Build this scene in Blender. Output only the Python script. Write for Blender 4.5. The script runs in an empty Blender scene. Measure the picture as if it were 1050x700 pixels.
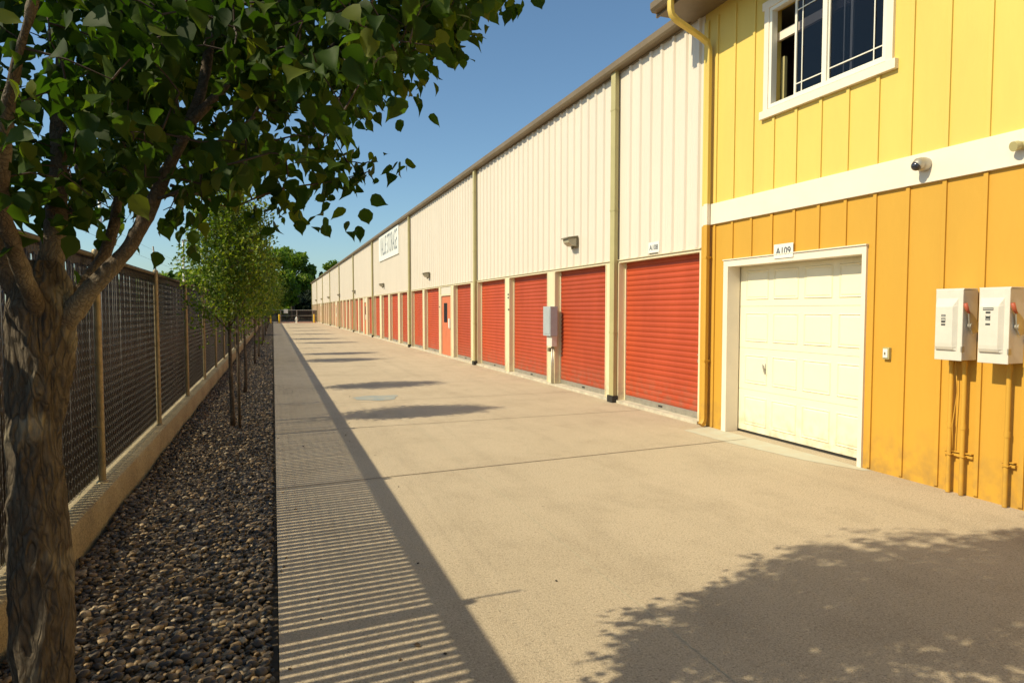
import bpy, math, random
import numpy as np
from mathutils import Vector, Matrix, noise as mnoise

R = math.radians
random.seed(7)
rng = np.random.default_rng(11)
scene = bpy.context.scene
col = scene.collection

# ------------------------------------------------------------------ camera
F, H = 660.0, 1.6
PITCH = math.atan(32 / F)
YAW = math.atan(245 / F * math.cos(PITCH))
cd = bpy.data.cameras.new("camera")
cd.sensor_width = 36
cd.lens = F / 1050 * 36
cd.clip_start = 0.05
cd.clip_end = 2000
cam = bpy.data.objects.new("camera", cd)
col.objects.link(cam)
cam.location = (0, 0, H)
cam.rotation_euler = (math.pi / 2 - PITCH, 0, -YAW)
scene.camera = cam

# ------------------------------------------------------------------ light
SUN_EL, SHADOW_BEARING = 41.8, 86.5
w = bpy.data.worlds.new("World")
scene.world = w
w.use_nodes = True
nt = w.node_tree
bg = nt.nodes["Background"]
sky = nt.nodes.new("ShaderNodeTexSky")
sky.sky_type = 'NISHITA'
sky.sun_disc = False
sky.sun_elevation = R(SUN_EL)
sky.sun_rotation = R(SHADOW_BEARING + 180)
sky.air_density = 1.0
sky.dust_density = 0.9
sky.ozone_density = 0.9
tint = nt.nodes.new("ShaderNodeMix"); tint.data_type = 'RGBA'; tint.blend_type = 'MULTIPLY'; tint.inputs["Factor"].default_value = 1
tint.inputs["B"].default_value = (.84, 1.04, 1.10, 1)
nt.links.new(sky.outputs[0], tint.inputs["A"]); nt.links.new(tint.outputs["Result"], bg.inputs[0])
bg.inputs[1].default_value = 0.115
sd = bpy.data.lights.new("sun", 'SUN')
sd.energy = 4.9
sd.angle = R(0.5)
sd.color = (1.0, 0.88, 0.62)
sun = bpy.data.objects.new("sun", sd)
col.objects.link(sun)
el, be = R(SUN_EL), R(SHADOW_BEARING)
sun.rotation_euler = Vector((math.sin(be) * math.cos(el), math.cos(be) * math.cos(el), -math.sin(el))).to_track_quat('-Z', 'Y').to_euler()
scene.view_settings.view_transform = 'Standard'
scene.view_settings.look = 'None'
scene.view_settings.exposure = 0.1
scene.view_settings.gamma = 1

# ------------------------------------------------------------------ helpers
def at(px, py, d):
    """photo pixel (1050 wide) + distance along the view axis -> world point"""
    r = (px - 525) / F; u = -(py - 350) / F
    dd = math.cos(PITCH) + u * math.sin(PITCH); z = u * math.cos(PITCH) - math.sin(PITCH)
    return Vector((d * (r * math.cos(YAW) + dd * math.sin(YAW)), d * (-r * math.sin(YAW) + dd * math.cos(YAW)), H + d * z))

def tag(o, label=None, cat=None, group=None, kind=None):
    if label: o["label"] = label
    if cat: o["category"] = cat
    if group: o["group"] = group
    if kind: o["kind"] = kind
    return o

def empty(name, loc, label, cat, group=None, rz=0):
    o = bpy.data.objects.new(name, None)
    col.objects.link(o)
    o.location = loc
    o.rotation_euler = (0, 0, rz)
    o.empty_display_size = 0.2
    return tag(o, label, cat, group)

def world_of(o):
    return (world_of(o.parent) @ o.matrix_parent_inverse @ o.matrix_basis) if o.parent else o.matrix_basis.copy()

def link(name, me, mat, parent=None, smooth=False):
    if mat and not me.materials:
        me.materials.append(mat)
    if smooth:
        me.polygons.foreach_set("use_smooth", [True] * len(me.polygons))
    o = bpy.data.objects.new(name, me)
    col.objects.link(o)
    if parent:
        o.parent = parent
        # geometry is written in world coordinates: pull it into the parent's frame
        o.matrix_parent_inverse = world_of(parent).inverted()
    return o

def localise(o):
    """bake the inverse parent transform into the mesh so that copies of a thing can be moved freely"""
    o.data.transform(o.matrix_parent_inverse)
    o.matrix_parent_inverse.identity()

class MB:
    def __init__(s): s.v = []; s.f = []
    def add(s, vs, fs):
        n = len(s.v); s.v += [tuple(p) for p in vs]; s.f += [tuple(i + n for i in q) for q in fs]; return s
    def box(s, x0, x1, y0, y1, z0, z1, b=0.0):
        if b <= 0:
            return s.add([(x0,y0,z0),(x1,y0,z0),(x1,y1,z0),(x0,y1,z0),(x0,y0,z1),(x1,y0,z1),(x1,y1,z1),(x0,y1,z1)],
                         [(0,3,2,1),(4,5,6,7),(0,1,5,4),(1,2,6,5),(2,3,7,6),(3,0,4,7)])
        import bmesh
        bm = bmesh.new()
        bmesh.ops.create_cube(bm, size=1)
        for v in bm.verts:
            v.co = Vector(((x0+x1)/2 + v.co.x*(x1-x0), (y0+y1)/2 + v.co.y*(y1-y0), (z0+z1)/2 + v.co.z*(z1-z0)))
        bmesh.ops.bevel(bm, geom=bm.edges[:], offset=b, segments=2, affect='EDGES', profile=0.5)
        bm.verts.index_update()
        s.add([v.co[:] for v in bm.verts], [[v.index for v in f.verts] for f in bm.faces])
        bm.free(); return s
    def prism(s, prof, axis, a0, a1, caps=True):
        """prof: closed list of 2-D points; axis 'y': prof=(x,z); axis 'z': prof=(x,y); axis 'x': prof=(y,z)"""
        n = len(prof)
        def P(p, a):
            return {'y': (p[0], a, p[1]), 'z': (p[0], p[1], a), 'x': (a, p[0], p[1])}[axis]
        vs = [P(p, a0) for p in prof] + [P(p, a1) for p in prof]
        fs = [(i, (i+1) % n, n+(i+1) % n, n+i) for i in range(n)]
        if caps: fs += [tuple(range(n))[::-1], tuple(range(n, 2*n))]
        return s.add(vs, fs)
    def sheet(s, prof, axis, a0, a1):
        n = len(prof)
        def P(p, a):
            return {'y': (p[0], a, p[1]), 'z': (p[0], p[1], a), 'x': (a, p[0], p[1])}[axis]
        return s.add([P(p, a0) for p in prof] + [P(p, a1) for p in prof], [(i, i+1, n+i+1, n+i) for i in range(n-1)])
    def tube(s, pts, rad, n=8, caps=True):
        pts = [Vector(p) for p in pts]
        if not hasattr(rad, '__len__'): rad = [rad] * len(pts)
        up = None; rings = []
        for i, p in enumerate(pts):
            t = (pts[min(i+1, len(pts)-1)] - pts[max(i-1, 0)]).normalized()
            if up is None:
                up = Vector((1, 0, 0)) if abs(t.x) < .8 else Vector((0, 1, 0))
            up = (up - t * up.dot(t)).normalized()
            bi = t.cross(up)
            rings.append([p + (up * math.cos(2*math.pi*k/n) + bi * math.sin(2*math.pi*k/n)) * rad[i] for k in range(n)])
        vs = [q for r_ in rings for q in r_]
        fs = []
        for i in range(len(pts)-1):
            for k in range(n):
                fs.append((i*n+k, i*n+(k+1) % n, (i+1)*n+(k+1) % n, (i+1)*n+k))
        if caps: fs += [tuple(range(n))[::-1], tuple(range(len(vs)-n, len(vs)))]
        return s.add(vs, fs)
    def lathe(s, c, prof, n=20, axis='z'):
        """prof: (radius, height) from the bottom up, about a vertical (z) or x axis through c"""
        vs = []
        for r_, h_ in prof:
            for k in range(n):
                a = 2*math.pi*k/n
                if axis == 'z': vs.append((c[0]+r_*math.cos(a), c[1]+r_*math.sin(a), c[2]+h_))
                else: vs.append((c[0]+h_, c[1]+r_*math.cos(a), c[2]+r_*math.sin(a)))
        m = len(prof)
        fs = [(i*n+k, i*n+(k+1) % n, (i+1)*n+(k+1) % n, (i+1)*n+k) for i in range(m-1) for k in range(n)]
        fs += [tuple(range(n))[::-1], tuple(range((m-1)*n, m*n))]
        return s.add(vs, fs)
    def build(s, name, mat, parent=None, smooth=False, ang=None):
        me = bpy.data.meshes.new(name)
        me.from_pydata(s.v, [], s.f)
        me.update()
        o = link(name, me, mat, parent, smooth)
        if ang is not None:
            me.polygons.foreach_set("use_smooth", [True] * len(me.polygons))
            try: me.set_sharp_from_angle(angle=R(ang))
            except Exception: pass
        return o

def np_mesh(name, V, Fc, mat, parent=None, smooth=False):
    """V (n,3) array, Fc (m,k) array of equal-size faces"""
    me = bpy.data.meshes.new(name)
    V = np.ascontiguousarray(V, dtype=np.float32); Fc = np.ascontiguousarray(Fc, dtype=np.int32)
    m, k = Fc.shape
    me.vertices.add(len(V)); me.vertices.foreach_set("co", V.ravel())
    me.loops.add(m*k); me.loops.foreach_set("vertex_index", Fc.ravel())
    me.polygons.add(m)
    me.polygons.foreach_set("loop_start", np.arange(0, m*k, k, dtype=np.int32))
    me.polygons.foreach_set("loop_total", np.full(m, k, dtype=np.int32))
    if smooth: me.polygons.foreach_set("use_smooth", np.ones(m, dtype=bool))
    me.update(calc_edges=True)
    me.validate()
    return link(name, me, mat, parent)

def batch(T, TF, pos, A, B, C, size):
    """copies of template T (v,3) placed at pos with axes A,B,C (n,3), scaled by size (n,3)"""
    n = len(pos); v = len(T)
    V = (pos[:, None, :] + T[None, :, 0:1]*size[:, None, 0:1]*A[:, None, :] + T[None, :, 1:2]*size[:, None, 1:2]*B[:, None, :]
         + T[None, :, 2:3]*size[:, None, 2:3]*C[:, None, :]).reshape(-1, 3)
    Fc = (TF[None, :, :] + (np.arange(n)*v)[:, None, None]).reshape(-1, TF.shape[1])
    return V, Fc

def unit(a): return a / np.maximum(np.linalg.norm(a, axis=1, keepdims=True), 1e-9)

def segs_mesh(name, P0, P1, r, mat, parent, sides=3):
    """thin straight wires from P0 to P1"""
    d = unit(P1 - P0)
    ref = np.tile(np.array([[1., 0, 0]]), (len(d), 1))
    A = unit(np.cross(d, ref)); B = np.cross(d, A)
    ring = []
    for k in range(sides):
        a = 2*math.pi*k/sides
        ring.append((A*math.cos(a) + B*math.sin(a))*r)
    V = np.stack([P0 + q for q in ring] + [P1 + q for q in ring], axis=1).reshape(-1, 3)
    Fk = np.array([[k, (k+1) % sides, sides+(k+1) % sides, sides+k] for k in range(sides)])
    Fc = (Fk[None] + (np.arange(len(P0))*2*sides)[:, None, None]).reshape(-1, 4)
    return np_mesh(name, V, Fc, mat, parent)

# ------------------------------------------------------------------ materials
def mat(name, base, rough=.6, metal=0., var=0.0, vscale=3.0, bump=0.0, bscale=40., col2=None, spec=.5, detail=6, stretch=None, coat=0):
    m = bpy.data.materials.new(name); m.use_nodes = True
    n = m.node_tree; b = n.nodes["Principled BSDF"]
    b.inputs["Roughness"].default_value = rough
    b.inputs["Metallic"].default_value = metal
    b.inputs["Specular IOR Level"].default_value = spec
    if coat: b.inputs["Coat Weight"].default_value = coat
    b.inputs["Base Color"].default_value = (*base, 1)
    tc = n.nodes.new("ShaderNodeTexCoord"); mp = n.nodes.new("ShaderNodeMapping")
    n.links.new(tc.outputs["Object"], mp.inputs[0])
    if stretch: mp.inputs["Scale"].default_value = stretch
    if var > 0:
        nz = n.nodes.new("ShaderNodeTexNoise"); nz.inputs["Scale"].default_value = vscale; nz.inputs["Detail"].default_value = detail
        nz.inputs["Roughness"].default_value = .65
        n.links.new(mp.outputs[0], nz.inputs["Vector"])
        mx = n.nodes.new("ShaderNodeMix"); mx.data_type = 'RGBA'
        c2 = col2 if col2 else tuple(c*(1-var) for c in base)
        c1 = base if col2 else tuple(min(1, c*(1+var*.5)) for c in base)
        mx.inputs["A"].default_value = (*c1, 1); mx.inputs["B"].default_value = (*c2, 1)
        cr = n.nodes.new("ShaderNodeMapRange"); cr.inputs[1].default_value = .3; cr.inputs[2].default_value = .7
        n.links.new(nz.outputs[0], cr.inputs[0]); n.links.new(cr.outputs[0], mx.inputs["Factor"])
        n.links.new(mx.outputs["Result"], b.inputs["Base Color"])
        rr = n.nodes.new("ShaderNodeMapRange"); rr.inputs[3].default_value = max(0, rough-.08); rr.inputs[4].default_value = min(1, rough+.1)
        n.links.new(nz.outputs[0], rr.inputs[0]); n.links.new(rr.outputs[0], b.inputs["Roughness"])
    if bump > 0:
        nb = n.nodes.new("ShaderNodeTexNoise"); nb.inputs["Scale"].default_value = bscale; nb.inputs["Detail"].default_value = 5
        n.links.new(mp.outputs[0], nb.inputs["Vector"])
        bp = n.nodes.new("ShaderNodeBump"); bp.inputs["Strength"].default_value = 1; bp.inputs["Distance"].default_value = bump
        n.links.new(nb.outputs[0], bp.inputs["Height"]); n.links.new(bp.outputs[0], b.inputs["Normal"])
    return m

def concrete_mat(name, c1, c2, c3, big=.35, grit=130., dirt=.6):
    m = bpy.data.materials.new(name); m.use_nodes = True
    n = m.node_tree; b = n.nodes["Principled BSDF"]; L = n.links.new
    b.inputs["Roughness"].default_value = .9; b.inputs["Specular IOR Level"].default_value = .25
    tc = n.nodes.new("ShaderNodeTexCoord")
    def nz(scale, det=6, sc=None, ro=.6):
        t = n.nodes.new("ShaderNodeTexNoise"); t.inputs["Scale"].default_value = scale; t.inputs["Detail"].default_value = det; t.inputs["Roughness"].default_value = ro
        if sc:
            mp = n.nodes.new("ShaderNodeMapping"); mp.inputs["Scale"].default_value = sc; L(tc.outputs["Object"], mp.inputs[0]); L(mp.outputs[0], t.inputs["Vector"])
        else: L(tc.outputs["Object"], t.inputs["Vector"])
        return t
    def rng_(src, a, b_, c=0, d=1):
        t = n.nodes.new("ShaderNodeMapRange"); t.inputs[1].default_value = a; t.inputs[2].default_value = b_; t.inputs[3].default_value = c; t.inputs[4].default_value = d
        L(src, t.inputs[0]); return t.outputs[0]
    def mix(f, A, B, mode='MIX'):
        t = n.nodes.new("ShaderNodeMix"); t.data_type = 'RGBA'; t.blend_type = mode
        if isinstance(f, float): t.inputs["Factor"].default_value = f
        else: L(f, t.inputs["Factor"])
        for k, q in (("A", A), ("B", B)):
            if isinstance(q, tuple): t.inputs[k].default_value = (*q, 1)
            else: L(q, t.inputs[k])
        return t.outputs["Result"]
    c = mix(rng_(nz(big, 8).outputs[0], .35, .65), c1, c2)
    c = mix(rng_(nz(1.7, 9, (1, .7, 1), .7).outputs[0], .48, .72, 0, dirt), c, c3)
    c = mix(rng_(nz(9, 6).outputs[0], .55, .75, 0, .35), c, c3)
    # tyre lanes running down the drive
    c = mix(rng_(nz(2.4, 4, (1.6, .03, 1), .5).outputs[0], .5, .72, 0, .22), c, tuple(q*.62 for q in c2))
    # aggregate speckle
    sp = nz(grit, 3, None, .8)
    c = mix(rng_(sp.outputs[0], .56, .64, 0, .75), c, tuple(q*.35 for q in c2))
    c = mix(rng_(sp.outputs[0], .44, .36, 0, .6), c, tuple(min(.8, q*1.5) for q in c1))
    sp2 = nz(70., 2, None, .7)
    c = mix(rng_(sp2.outputs[0], .58, .66, 0, .6), c, tuple(q*.4 for q in c2))
    c = mix(rng_(sp2.outputs[0], .42, .34, 0, .45), c, tuple(min(.8, q*1.35) for q in c1))
    L(c, b.inputs["Base Color"])
    bp = n.nodes.new("ShaderNodeBump"); bp.inputs["Strength"].default_value = .9; bp.inputs["Distance"].default_value = .006
    sp3 = nz(38., 3, None, .75)
    c = mix(rng_(sp3.outputs[0], .57, .68, 0, .38), c, tuple(q*.5 for q in c3))
    # round oil and gum spots, few and far between
    vo = n.nodes.new("ShaderNodeTexVoronoi"); vo.inputs["Scale"].default_value = 1.3; L(tc.outputs["Object"], vo.inputs["Vector"])
    lt = n.nodes.new("ShaderNodeMath"); lt.operation = 'LESS_THAN'; L(vo.outputs["Distance"], lt.inputs[0]); lt.inputs[1].default_value = .022
    fd = n.nodes.new("ShaderNodeMath"); fd.operation = 'MULTIPLY'; L(lt.outputs[0], fd.inputs[0]); fd.inputs[1].default_value = .55
    c = mix(fd.outputs[0], c, (.10, .085, .06))
    L(c, b.inputs["Base Color"])
    L(sp.outputs[0], bp.inputs["Height"]); L(bp.outputs[0], b.inputs["Normal"])
    return m

def island_mat(name, ramp, rough=.6, trans=0., tcol=None, bump=0, bscale=80, spec=.5, noise_mix=0.):
    """colour picked per connected piece (leaf, pebble)"""
    m = bpy.data.materials.new(name); m.use_nodes = True
    n = m.node_tree; b = n.nodes["Principled BSDF"]; L = n.links.new
    b.inputs["Roughness"].default_value = rough; b.inputs["Specular IOR Level"].default_value = spec
    g = n.nodes.new("ShaderNodeNewGeometry")
    cr = n.nodes.new("ShaderNodeValToRGB")
    while len(cr.color_ramp.elements) < len(ramp): cr.color_ramp.elements.new(.5)
    for e, (p, c) in zip(cr.color_ramp.elements, ramp): e.position = p; e.color = (*c, 1)
    L(g.outputs["Random Per Island"], cr.inputs[0])
    src = cr.outputs[0]
    tc = n.nodes.new("ShaderNodeTexCoord")
    if noise_mix:
        nz = n.nodes.new("ShaderNodeTexNoise"); nz.inputs["Scale"].default_value = bscale; nz.inputs["Detail"].default_value = 4
        L(tc.outputs["Object"], nz.inputs["Vector"])
        mx = n.nodes.new("ShaderNodeMix"); mx.data_type = 'RGBA'; mx.blend_type = 'MULTIPLY'; mx.inputs["Factor"].default_value = noise_mix
        rm = n.nodes.new("ShaderNodeMapRange"); rm.inputs[1].default_value = .3; rm.inputs[2].default_value = .7; rm.inputs[3].default_value = .35; rm.inputs[4].default_value = 1.3
        L(nz.outputs[0], rm.inputs[0]); L(src, mx.inputs["A"]); L(rm.outputs[0], mx.inputs["B"]); src = mx.outputs["Result"]
    L(src, b.inputs["Base Color"])
    if bump:
        nb = n.nodes.new("ShaderNodeTexNoise"); nb.inputs["Scale"].default_value = bscale; L(tc.outputs["Object"], nb.inputs["Vector"])
        bp = n.nodes.new("ShaderNodeBump"); bp.inputs["Distance"].default_value = bump; L(nb.outputs[0], bp.inputs["Height"]); L(bp.outputs[0], b.inputs["Normal"])
    if trans:
        t = n.nodes.new("ShaderNodeBsdfTranslucent")
        tm = n.nodes.new("ShaderNodeMix"); tm.data_type = 'RGBA'; tm.blend_type = 'MULTIPLY'; tm.inputs["Factor"].default_value = 1
        L(src, tm.inputs["A"]); tm.inputs["B"].default_value = (*(tcol or (1, 1, 1)), 1)
        L(tm.outputs["Result"], t.inputs[0])
        ms = n.nodes.new("ShaderNodeMixShader"); ms.inputs[0].default_value = trans
        L(b.outputs[0], ms.inputs[1]); L(t.outputs[0], ms.inputs[2]); L(ms.outputs[0], n.nodes["Material Output"].inputs[0])
    return m

M = {}
M['concrete'] = concrete_mat("driveway concrete", (.53, .435, .305), (.475, .388, .268), (.35, .28, .19))
M['joint'] = mat("joint sealant", (.19, .145, .10), .9, var=.4, vscale=20)
M['joint_pale'] = mat("pale joint mortar", (.46, .40, .28), .9, var=.3, vscale=20)
M['curb'] = concrete_mat("kerb wall concrete", (.43, .345, .20), (.33, .26, .15), (.17, .135, .085), big=1.5, grit=110, dirt=.75)
M['sill'] = mat("sill concrete", (.55, .50, .38), .9, var=.3, vscale=6, bump=.002)
M['pale_apron'] = mat("worn apron paint", (.50, .505, .40), .85, var=.3, vscale=5, col2=(.50, .43, .30), bump=.002)
M['blue_paint'] = mat("faded blue paint", (.24, .30, .31), .85, var=.5, vscale=6, col2=(.40, .36, .27))
M['soil'] = mat("soil", (.10, .075, .045), .95, var=.5, vscale=4, bump=.02, bscale=8)
M['ground'] = mat("dry grass ground", (.11, .10, .04), .95, var=.4, vscale=.6, bump=.03, bscale=4)
M['asphalt'] = mat("asphalt", (.06, .055, .05), .9, var=.3, vscale=2, bump=.004, bscale=60)
M['cream'] = mat("cream steel cladding", (.68, .60, .495), .42, var=.05, vscale=1.2, stretch=(1, 1, .25), spec=.4)
M['cream_trim'] = mat("cream trim", (.72, .63, .42), .5, var=.08, vscale=3, spec=.4)
M['column'] = mat("cream column", (.74, .65, .42), .5, var=.10, vscale=3, stretch=(1, 1, .3), spec=.4)
M['khaki'] = mat("khaki downspout", (.44, .385, .18), .5, var=.1, vscale=4, spec=.4)
M['bronze'] = mat("brown gutter", (.19, .14, .08), .5, var=.2, vscale=2, spec=.4)
M['roof'] = mat("metal roof", (.42, .38, .30), .5, var=.1)
M['door_red'] = mat("orange red roll-up door", (.46, .070, .022), .5, var=.10, vscale=1.6, stretch=(1, 1, .4), col2=(.38, .056, .018), spec=.35)
def vary(m_, amt):
    n = m_.node_tree; b = n.nodes["Principled BSDF"]; src = b.inputs["Base Color"].links[0].from_socket
    oi = n.nodes.new("ShaderNodeObjectInfo"); mr = n.nodes.new("ShaderNodeMapRange"); mr.inputs[3].default_value = 1-amt; mr.inputs[4].default_value = 1+amt
    n.links.new(oi.outputs["Random"], mr.inputs[0])
    hs = n.nodes.new("ShaderNodeHueSaturation"); n.links.new(mr.outputs[0], hs.inputs["Value"]); n.links.new(src, hs.inputs["Color"])
    hs.inputs["Saturation"].default_value = 1; n.links.new(hs.outputs[0], b.inputs["Base Color"])
vary(M['door_red'], .10); vary(M['cream'], .025); vary(M['column'], .05)
def base_dirt(m_, z0, z1, colr, amt):
    """splashed dirt near the foot of a wall, broken up by noise"""
    n = m_.node_tree; b = n.nodes["Principled BSDF"]; src = b.inputs["Base Color"].links[0].from_socket
    tc = n.nodes.new("ShaderNodeTexCoord"); sx = n.nodes.new("ShaderNodeSeparateXYZ"); n.links.new(tc.outputs["Object"], sx.inputs[0])
    mr = n.nodes.new("ShaderNodeMapRange"); mr.inputs[1].default_value = z0; mr.inputs[2].default_value = z1; mr.inputs[3].default_value = 1; mr.inputs[4].default_value = 0; n.links.new(sx.outputs["Z"], mr.inputs[0])
    nz = n.nodes.new("ShaderNodeTexNoise"); nz.inputs["Scale"].default_value = 9; nz.inputs["Detail"].default_value = 8; n.links.new(tc.outputs["Object"], nz.inputs["Vector"])
    m2 = n.nodes.new("ShaderNodeMapRange"); m2.inputs[1].default_value = .38; m2.inputs[2].default_value = .7; n.links.new(nz.outputs[0], m2.inputs[0])
    mu = n.nodes.new("ShaderNodeMath"); mu.operation = 'MULTIPLY'; n.links.new(mr.outputs[0], mu.inputs[0]); n.links.new(m2.outputs[0], mu.inputs[1])
    mm = n.nodes.new("ShaderNodeMath"); mm.operation = 'MULTIPLY'; n.links.new(mu.outputs[0], mm.inputs[0]); mm.inputs[1].default_value = amt
    mx = n.nodes.new("ShaderNodeMix"); mx.data_type = 'RGBA'; n.links.new(mm.outputs[0], mx.inputs["Factor"]); n.links.new(src, mx.inputs["A"]); mx.inputs["B"].default_value = (*colr, 1)
    n.links.new(mx.outputs["Result"], b.inputs["Base Color"])
base_dirt(M['door_red'], .1, .6, (.25, .13, .08), .7); base_dirt(M['column'], .0, .5, (.36, .30, .2), .8)
M['door_pink'] = mat("faded red door", (.60, .18, .085), .55, var=.08, spec=.3)
M['alu'] = mat("galvanised steel", (.50, .47, .40), .45, .7, var=.2, vscale=12)
M['dark'] = mat("dark interior", (.02, .018, .015), .9)
M['rubber'] = mat("black plastic", (.02, .02, .018), .5)
M['yellow_up'] = mat("lemon yellow siding", (.74, .54, .13), .55, var=.08, vscale=1.5, stretch=(1, 1, .25), bump=.0015, bscale=30, spec=.35)
M['orange_low'] = mat("amber siding", (.60, .33, .042), .55, var=.08, vscale=1.5, stretch=(1, 1, .25), bump=.0015, bscale=30, spec=.35)
M['trim_white'] = mat("cream white trim paint", (.80, .705, .57), .5, var=.06, vscale=3, spec=.4)
M['garage'] = mat("cream white garage door", (.84, .77, .56), .45, var=.04, vscale=2, spec=.4)
base_dirt(M["garage"], .0, .5, (.42, .35, .22), .7); base_dirt(M["orange_low"], -.02, .55, (.32, .19, .06), .8)
M['vinyl'] = mat("white vinyl", (.80, .76, .64), .35, var=.05)
M['fence_metal'] = mat("galvanised wire", (.17, .15, .125), .4, .5, var=.2, vscale=30)
M['rail_dark'] = mat('weathered rail', (.13, .105, .07), .55, .4, var=.3, vscale=14)
M['post_metal'] = mat("galvanised post", (.30, .235, .13), .5, .45, var=.3, vscale=14)
M['box_grey'] = mat("pale grey enclosure paint", (.68, .635, .545), .4, var=.07, vscale=8, spec=.5)
M['box_blue'] = mat("blue grey meter box", (.40, .43, .44), .45, var=.08, vscale=6)
M['red_plastic'] = mat("red lever grip", (.42, .09, .04), .5)
M['label_dark'] = mat("dark label print", (.05, .05, .045), .6)
M['label_white'] = mat("white label", (.78, .76, .68), .5)
M['ink'] = mat("grey blue ink", (.09, .10, .12), .6)
M['ink_faded'] = mat('faded ink', (.17, .19, .20), .6)
M['ink_pale'] = mat("faded grey ink", (.30, .32, .31), .6)
M['bollard'] = mat("yellow bollard paint", (.75, .50, .02), .5, var=.1, vscale=8)
M['lamp_body'] = mat("bronze lamp body", (.20, .17, .10), .5, var=.2, vscale=20)
M['lens'] = mat("ribbed lamp lens", (.45, .40, .28), .25, var=.2, vscale=40, spec=.6)
M['hydrant'] = mat("white hydrant paint", (.7, .68, .62), .5)
M['red_kerb'] = mat("red kerb paint", (.42, .12, .10), .8, var=.3, vscale=5)
M['smoke'] = mat("smoked dome", (.03, .03, .04), .08, spec=.8)

m = bpy.data.materials.new("window glass"); m.use_nodes = True
n_ = m.node_tree; gl = n_.nodes.new("ShaderNodeBsdfGlossy"); gl.inputs["Roughness"].default_value = .01
tr = n_.nodes.new("ShaderNodeBsdfTransparent"); tr.inputs[0].default_value = (.55, .52, .55, 1)
fr = n_.nodes.new("ShaderNodeFresnel"); fr.inputs[0].default_value = 1.5
ms = n_.nodes.new("ShaderNodeMixShader")
n_.links.new(fr.outputs[0], ms.inputs[0]); n_.links.new(tr.outputs[0], ms.inputs[1]); n_.links.new(gl.outputs[0], ms.inputs[2])
n_.links.new(ms.outputs[0], n_.nodes["Material Output"].inputs[0])
M['glass'] = m

def slat_mat():
    m = bpy.data.materials.new("dark privacy slat"); m.use_nodes = True
    n = m.node_tree; b = n.nodes["Principled BSDF"]
    b.inputs["Base Color"].default_value = (.014, .010, .009, 1); b.inputs["Roughness"].default_value = .5
    t = n.nodes.new("ShaderNodeBsdfTranslucent"); t.inputs[0].default_value = (.02, .011, .007, 1)
    ms = n.nodes.new("ShaderNodeMixShader"); ms.inputs[0].default_value = .25
    n.links.new(b.outputs[0], ms.inputs[1]); n.links.new(t.outputs[0], ms.inputs[2]); n.links.new(ms.outputs[0], n.nodes["Material Output"].inputs[0])
    return m
M['slat'] = slat_mat()
M['leaf_near'] = island_mat("broad leaves", [(0, (.017, .038, .005)), (.55, (.030, .058, .008)), (.85, (.050, .082, .011)), (1, (.11, .125, .018))], .6, .38, (2.2, 2.6, .7), spec=.16)
M['dry_leaf'] = island_mat('dry leaves', [(0, (.16, .10, .04)), (1, (.30, .20, .08))], .8)
M['leaf_row'] = island_mat("row tree leaves", [(0, (.045, .09, .010)), (.5, (.11, .17, .015)), (1, (.26, .29, .03))], .5, .38, (1.9, 2.0, .7), spec=.4)
M['leaf_far'] = island_mat("distant leaves", [(0, (.06, .11, .012)), (.5, (.12, .20, .02)), (1, (.22, .28, .03))], .6, .45, (1.6, 1.7, .7), spec=.3)
M['leaf_dark'] = island_mat("conifer needles", [(0, (.012, .024, .010)), (1, (.03, .05, .017))], .6, .15, spec=.3)
M['pebble'] = island_mat("river pebbles", [(0, (.035, .030, .025)), (.35, (.090, .066, .042)), (.62, (.15, .105, .058)), (.82, (.25, .165, .078)), (.93, (.33, .23, .125)), (1, (.48, .39, .26))],
                         .55, bump=.001, bscale=300, spec=.45, noise_mix=.5)
M['grass'] = island_mat("grass blades", [(0, (.06, .10, .012)), (.6, (.10, .14, .02)), (1, (.26, .21, .07))], .6, .3, spec=.3)

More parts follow.
